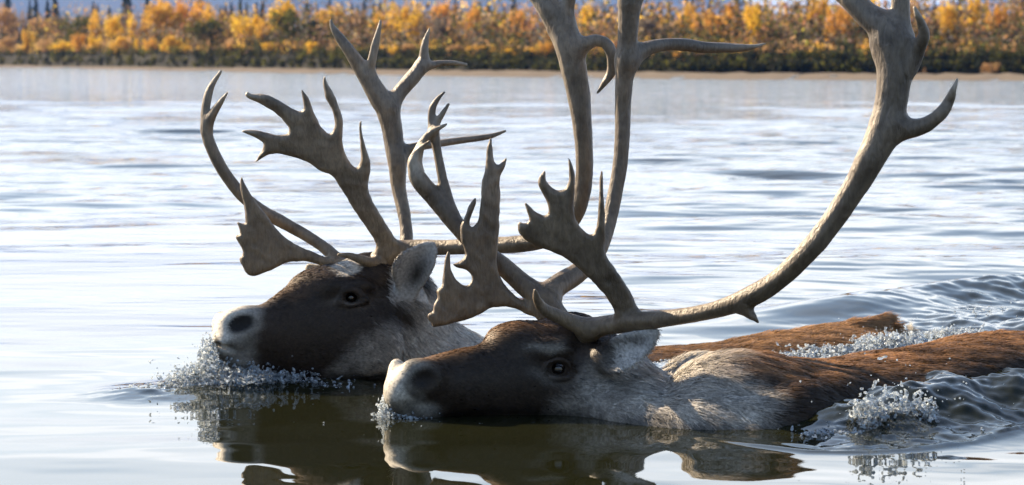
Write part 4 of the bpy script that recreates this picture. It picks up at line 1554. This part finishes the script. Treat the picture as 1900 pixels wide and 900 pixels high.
    def weight(p, n):
        px, py, dd = proj(p)
        w = np.where(p[:, 2] < -0.03, 0.0, 1.0)
        w = w * np.where(n[:, 1] > 0.5, 0.25, 1.0)
        w *= np.where((np.hypot(px - 650, py - 551) < 18) | (np.hypot((px - 447) / 1.3, py - 599) < 17), 0.0, 1.0)
        w *= np.where((px > 880) & (px < 1180), 0.2, 1.0)
        return w * np.where(px < 760, 1.8, 1.0)

    rng = np.random.default_rng(4)
    fur_object(root, base, *fur_blades(V, Q, N, 110000, length, comb, coat, weight, rng))

    bone = (0.215, 0.178, 0.133)
    bez = [(747, 457), (730, 437), (707, 400), (688, 367), (682, 343), (687, 320), (688, 300), (680, 277), (672, 247), (670, 217), (665, 237), (668, 267), (670, 297), (662, 313), (650, 303), (637, 277), (635, 253),
           (637, 223), (630, 200), (617, 170), (607, 153), (602, 137), (598, 153), (603, 180), (617, 207), (622, 227), (618, 243), (610, 249), (593, 233), (583, 210), (573, 183), (557, 161), (562, 183), (564, 200),
           (557, 207), (540, 200), (520, 187), (493, 174), (467, 175), (457, 169), (454, 177), (460, 183), (483, 192), (507, 207), (527, 223), (537, 240), (533, 249), (517, 250), (493, 245), (473, 241), (444, 242),
           (460, 250), (477, 257), (490, 265), (487, 278), (477, 292), (471, 303), (483, 297), (497, 287), (517, 285), (547, 292), (573, 302), (593, 317), (617, 325), (633, 350), (653, 383), (673, 413), (693, 440),
           (700, 457), (697, 472), (725, 480)]
    antler('antler', root, base, [
        ('t', [(700, 505, 5.74, 24), (712, 482, 5.735, 25), (735, 466, 5.73, 19), (770, 460, 5.72, 15), (826, 459, 5.69, 14), (900, 456, 5.65, 14.5), (962, 453, 5.62, 16), (1012, 443, 5.59, 16), (1050, 420, 5.57, 16), (1073, 384, 5.55, 16),
               (1084, 325, 5.54, 16), (1083, 262, 5.53, 16.5), (1077, 200, 5.53, 20), (1066, 133, 5.53, 24), (1055, 85, 5.53, 26), (1040, 44, 5.54, 27), (1022, 18, 5.54, 23), (1000, -8, 5.55, 19), (970, -40, 5.56, 17), (930, -80, 5.58, 10), (905, -110, 5.6, 3)]),
        ('t', [(1040, 48, 5.54, 20), (1054, 10, 5.53, 13), (1060, -30, 5.52, 12), (1056, -80, 5.52, 8), (1050, -120, 5.52, 2)], 0.016),
        ('t', [(1066, 92, 5.53, 18), (1086, 82, 5.52, 14), (1107, 75, 5.52, 11), (1126, 82, 5.52, 11), (1136, 104, 5.52, 10), (1135, 132, 5.53, 9), (1123, 153, 5.53, 6), (1109, 172, 5.53, 2)], 0.016),
        ('t', [(700, 492, 5.72, 14), (683, 486, 5.70, 10), (660, 478, 5.69, 7), (642, 474, 5.685, 5), (628, 473, 5.68, 3)], 0.010),
        ('p', bez, lambda x, y: 5.72 - 0.00022 * (470 - y), 0.0115, 0.014),
    ], bone, tips=[(454, 173, 5.65, .02), (444, 242, 5.67, .022), (471, 303, 5.68, .012), (602, 137, 5.65, .015)])

    brow = [(624, 486), (613, 500), (608, 497), (573, 485), (547, 485), (523, 490), (500, 503), (473, 513), (457, 510), (443, 482), (451, 470), (447, 457), (436, 437), (446, 435), (444, 425), (438, 410), (450, 415), (456, 413), (453, 380),
            (446, 350), (447, 323), (455, 343), (467, 365), (490, 393), (507, 417), (527, 440), (550, 455), (593, 472)]
    antler('antler', root, base, [
        ('t', [(648, 500, 5.82, 18), (632, 488, 5.83, 14), (600, 458, 5.85, 11), (560, 432, 5.87, 11), (517, 408, 5.88, 11.5), (485, 390, 5.89, 11), (445, 358, 5.90, 11), (410, 310, 5.90, 11), (388, 262, 5.90, 11), (381, 222, 5.90, 9), (384, 185, 5.90, 8), (394, 156, 5.90, 6), (410, 132, 5.9, 2)]),
        ('t', [(385, 240, 5.90, 9), (393, 215, 5.89, 9), (408, 192, 5.88, 6), (423, 171, 5.87, 2)], 0.010),
        ('p', brow, lambda x, y: 5.82 + 0.00006 * (620 - x), 0.009, 0.012),
        ('t', [(652, 498, 5.83, 18), (690, 494, 5.87, 17), (725, 490, 5.91, 15), (748, 470, 5.94, 13), (754, 440, 5.96, 12), (750, 398, 5.98, 12), (740, 350, 6.0, 13.5), (737, 305, 6.0, 17), (731, 265, 6.01, 18.5), (727, 235, 6.01, 19),
               (718, 202, 6.01, 21), (706, 184, 6.01, 20), (687, 152, 6.01, 18), (669, 125, 6.01, 14.5), (647, 93, 6.0, 11), (628, 67, 6.0, 8.5), (617, 50, 6.0, 5), (614, 38, 6.0, 2.5)]),
        ('t', [(684, 140, 6.01, 11), (690, 112, 6.0, 8), (695, 88, 6.0, 7), (701, 62, 6.0, 5), (706, 38, 6.0, 2.3)], 0.012),
        ('t', [(724, 200, 6.01, 15), (740, 174, 6.02, 13.5), (755, 156, 6.03, 13), (772, 136, 6.04, 13), (785, 116, 6.05, 11), (787, 97, 6.05, 7.5), (790, 74, 6.05, 5.5), (797, 53, 6.05, 2)], 0.014),
        ('t', [(782, 124, 6.05, 11), (800, 121, 6.06, 8), (820, 117, 6.07, 6), (843, 117, 6.08, 4.5), (866, 120, 6.09, 2)], 0.012),
        ('t', [(742, 290, 6.01, 13), (764, 275, 6.02, 9), (806, 268, 6.04, 7.5), (853, 261, 6.06, 6.5), (900, 255, 6.08, 5.5), (922, 249, 6.09, 4), (938, 243, 6.1, 1.8)], 0.016),
    ], bone, tips=[(410, 132, 5.9, .03), (423, 171, 5.87, .03), (866, 120, 6.09, .03), (797, 53, 6.05, .03), (706, 38, 6.0, .03)])
    return root


far_caribou()


# ------------------------------------------------------------------ splashes
def ico():
    t = (1 + 5 ** 0.5) / 2
    v = np.array([(-1, t, 0), (1, t, 0), (-1, -t, 0), (1, -t, 0), (0, -1, t), (0, 1, t), (0, -1, -t), (0, 1, -t), (t, 0, -1), (t, 0, 1), (-t, 0, -1), (-t, 0, 1)], float)
    f = [(0, 11, 5), (0, 5, 1), (0, 1, 7), (0, 7, 10), (0, 10, 11), (1, 5, 9), (5, 11, 4), (11, 10, 2), (10, 7, 6), (7, 1, 8), (3, 9, 4), (3, 4, 2), (3, 2, 6), (3, 6, 8), (3, 8, 9), (4, 9, 5), (2, 4, 11), (6, 2, 10), (8, 6, 7), (9, 8, 1)]
    v /= np.linalg.norm(v, axis=1, keepdims=True)
    vs = list(map(tuple, v))
    mid = {}
    nf = []

    def m(a, b):
        k = (min(a, b), max(a, b))
        if k not in mid:
            p = (np.array(vs[a]) + np.array(vs[b])) / 2
            vs.append(tuple(p / np.linalg.norm(p)))
            mid[k] = len(vs) - 1
        return mid[k]
    for a, b, c in f:
        ab, bc, ca = m(a, b), m(b, c), m(c, a)
        nf += [(a, ab, ca), (b, bc, ab), (c, ca, bc), (ab, bc, ca)]
    return np.array(vs), np.array(nf)


ICO_V, ICO_F = ico()


def splash(label, spots, seed, h=0.0016):
    """thrown water: spots = (centre xyz, spread xyz, blobs merged into sheets and ropes, loose drops, smallest and largest radius)"""
    rng = np.random.default_rng(seed)
    pos, rad, dp, dr = [], [], [], []
    for c, sd, n, m, r0, r1 in spots:
        c, sd = np.array(c, float), np.array(sd, float)
        for k, P_, R_ in ((n, pos, rad), (m, dp, dr)):
            if k == 0:
                continue
            q = rng.normal(size=(k, 3)) * (sd if k == n and P_ is pos else sd * 1.5)
            q[:, 2] = np.abs(q[:, 2])
            P_.append(q + c)
            R_.append((r0 + (r1 - r0) * rng.random(k) ** 2.2) * (1.0 if P_ is pos else 0.55))
    pos, rad = np.vstack(pos), np.concatenate(rad)
    f = Field(pos.min(0) - 0.02, pos.max(0) + 0.02, h)
    for p, r in zip(pos, rad):
        A = rng.normal(size=(3, 3))
        A = np.linalg.qr(A)[0]
        f.blob(p, (r * rng.uniform(1.0, 3.6), r * rng.uniform(0.5, 1.0), r * rng.uniform(0.4, 0.8)), 0.0052, rot=A, pad=0.0055)
    V1, Q1 = f.mesh(1, largest=False)
    V1 = V1 + vert_normals(V1, Q1) * (0.0013 * vnoise(V1, 80, 3) + 0.0007 * vnoise(V1, 170, 4))[:, None]
    T1 = np.vstack([Q1[:, [0, 1, 2]], Q1[:, [0, 2, 3]]])
    P_, R_ = np.vstack(dp), np.concatenate(dr)
    n = len(P_)
    sc = R_[:, None] * (0.7 + 0.9 * rng.random((n, 3)))
    V = ICO_V[None] * sc[:, None, :] + P_[:, None, :]
    F_ = (ICO_F[None] + (np.arange(n) * len(ICO_V))[:, None, None]).reshape(-1, 3)
    o = link_mesh('splash', np.vstack([V1, V.reshape(-1, 3)]), np.vstack([T1, F_ + len(V1)]), MAT_SPLASH)
    tag(o, label, 'splash', 'water thrown up by the swimming caribou', 'stuff')
    return o


def wz(px, py, z=0.0):
    p = Wp(px, py)
    p[2] = z
    return p


splash('white bow splash heaped around the farther caribou nose',
       [(wz(368, 720, -.003), (.036, .018, .020), 1000, 70, .0009, .0040), (wz(440, 718, -.003), (.045, .016, .020), 1200, 80, .0009, .0042), (wz(305, 726, -.003), (.036, .012, .004), 360, 40, .0008, .003),
        (wz(510, 714, -.003), (.04, .014, .013), 620, 50, .0009, .0040), (wz(560, 716, -.003), (.04, .014, .006), 220, 40, .0009, .0036), (np.array(P(388, 682, 5.57)), (.010, .016, .026), 380, 20, .0009, .0036), (wz(620, 720, -.001), (.035, .02, .005), 40, 40, .0008, .0034)], 1, 0.0014)
splash('small ring of droplets under the nearer caribou nose',
       [(wz(724, 774, -.002), (.010, .016, .020), 340, 24, .0009, .0036), (wz(760, 778, -.002), (.02, .010, .006), 160, 20, .0008, .003), (wz(860, 787, -.001), (.07, .015, .002), 12, 26, .0008, .0022)], 2, 0.0014)
splash('glassy splash thrown up beside the nearer caribou flank',
       [(wz(1608, 806, .010), (.016, .014, .026), 330, 20, .0009, .0040), (wz(1660, 802, .014), (.018, .014, .030), 190, 20, .0009, .0042), (wz(1712, 800, .014), (.014, .014, .020), 160, 20, .0009, .0038),
        (wz(1552, 813, .006), (.028, .010, .003), 130, 10, .0008, .0030), (wz(1640, 806, .008), (.06, .012, .006), 180, 10, .0008, .0032), (wz(1700, 797, .04), (.06, .03, .03), 4, 34, .001, .0030)], 3, 0.0014)
splash('foam churned up between the two swimming bodies',
       [(wz(1660, 656, .012), (.045, .028, .014), 1100, 50, .0012, .0046), (wz(1570, 664, .008), (.055, .022, .008), 650, 40, .0011, .0042), (wz(1470, 672, .006), (.055, .022, .005), 560, 40, .0011, .004),
        (wz(1290, 680, .0), (.055, .025, .005), 520, 60, .0010, .0036), (wz(1770, 630, .009), (.04, .028, .007), 400, 40, .0011, .004)], 5, 0.0018)
splash('scattered drops in the churned wake behind the caribou',
       [(wz(1840, 592, .001), (.035, .035, .008), 80, 30, .0014, .005), (wz(1780, 612, -.001), (.2, .15, .006), 8, 30, .001, .0035)], 6, 0.0022)
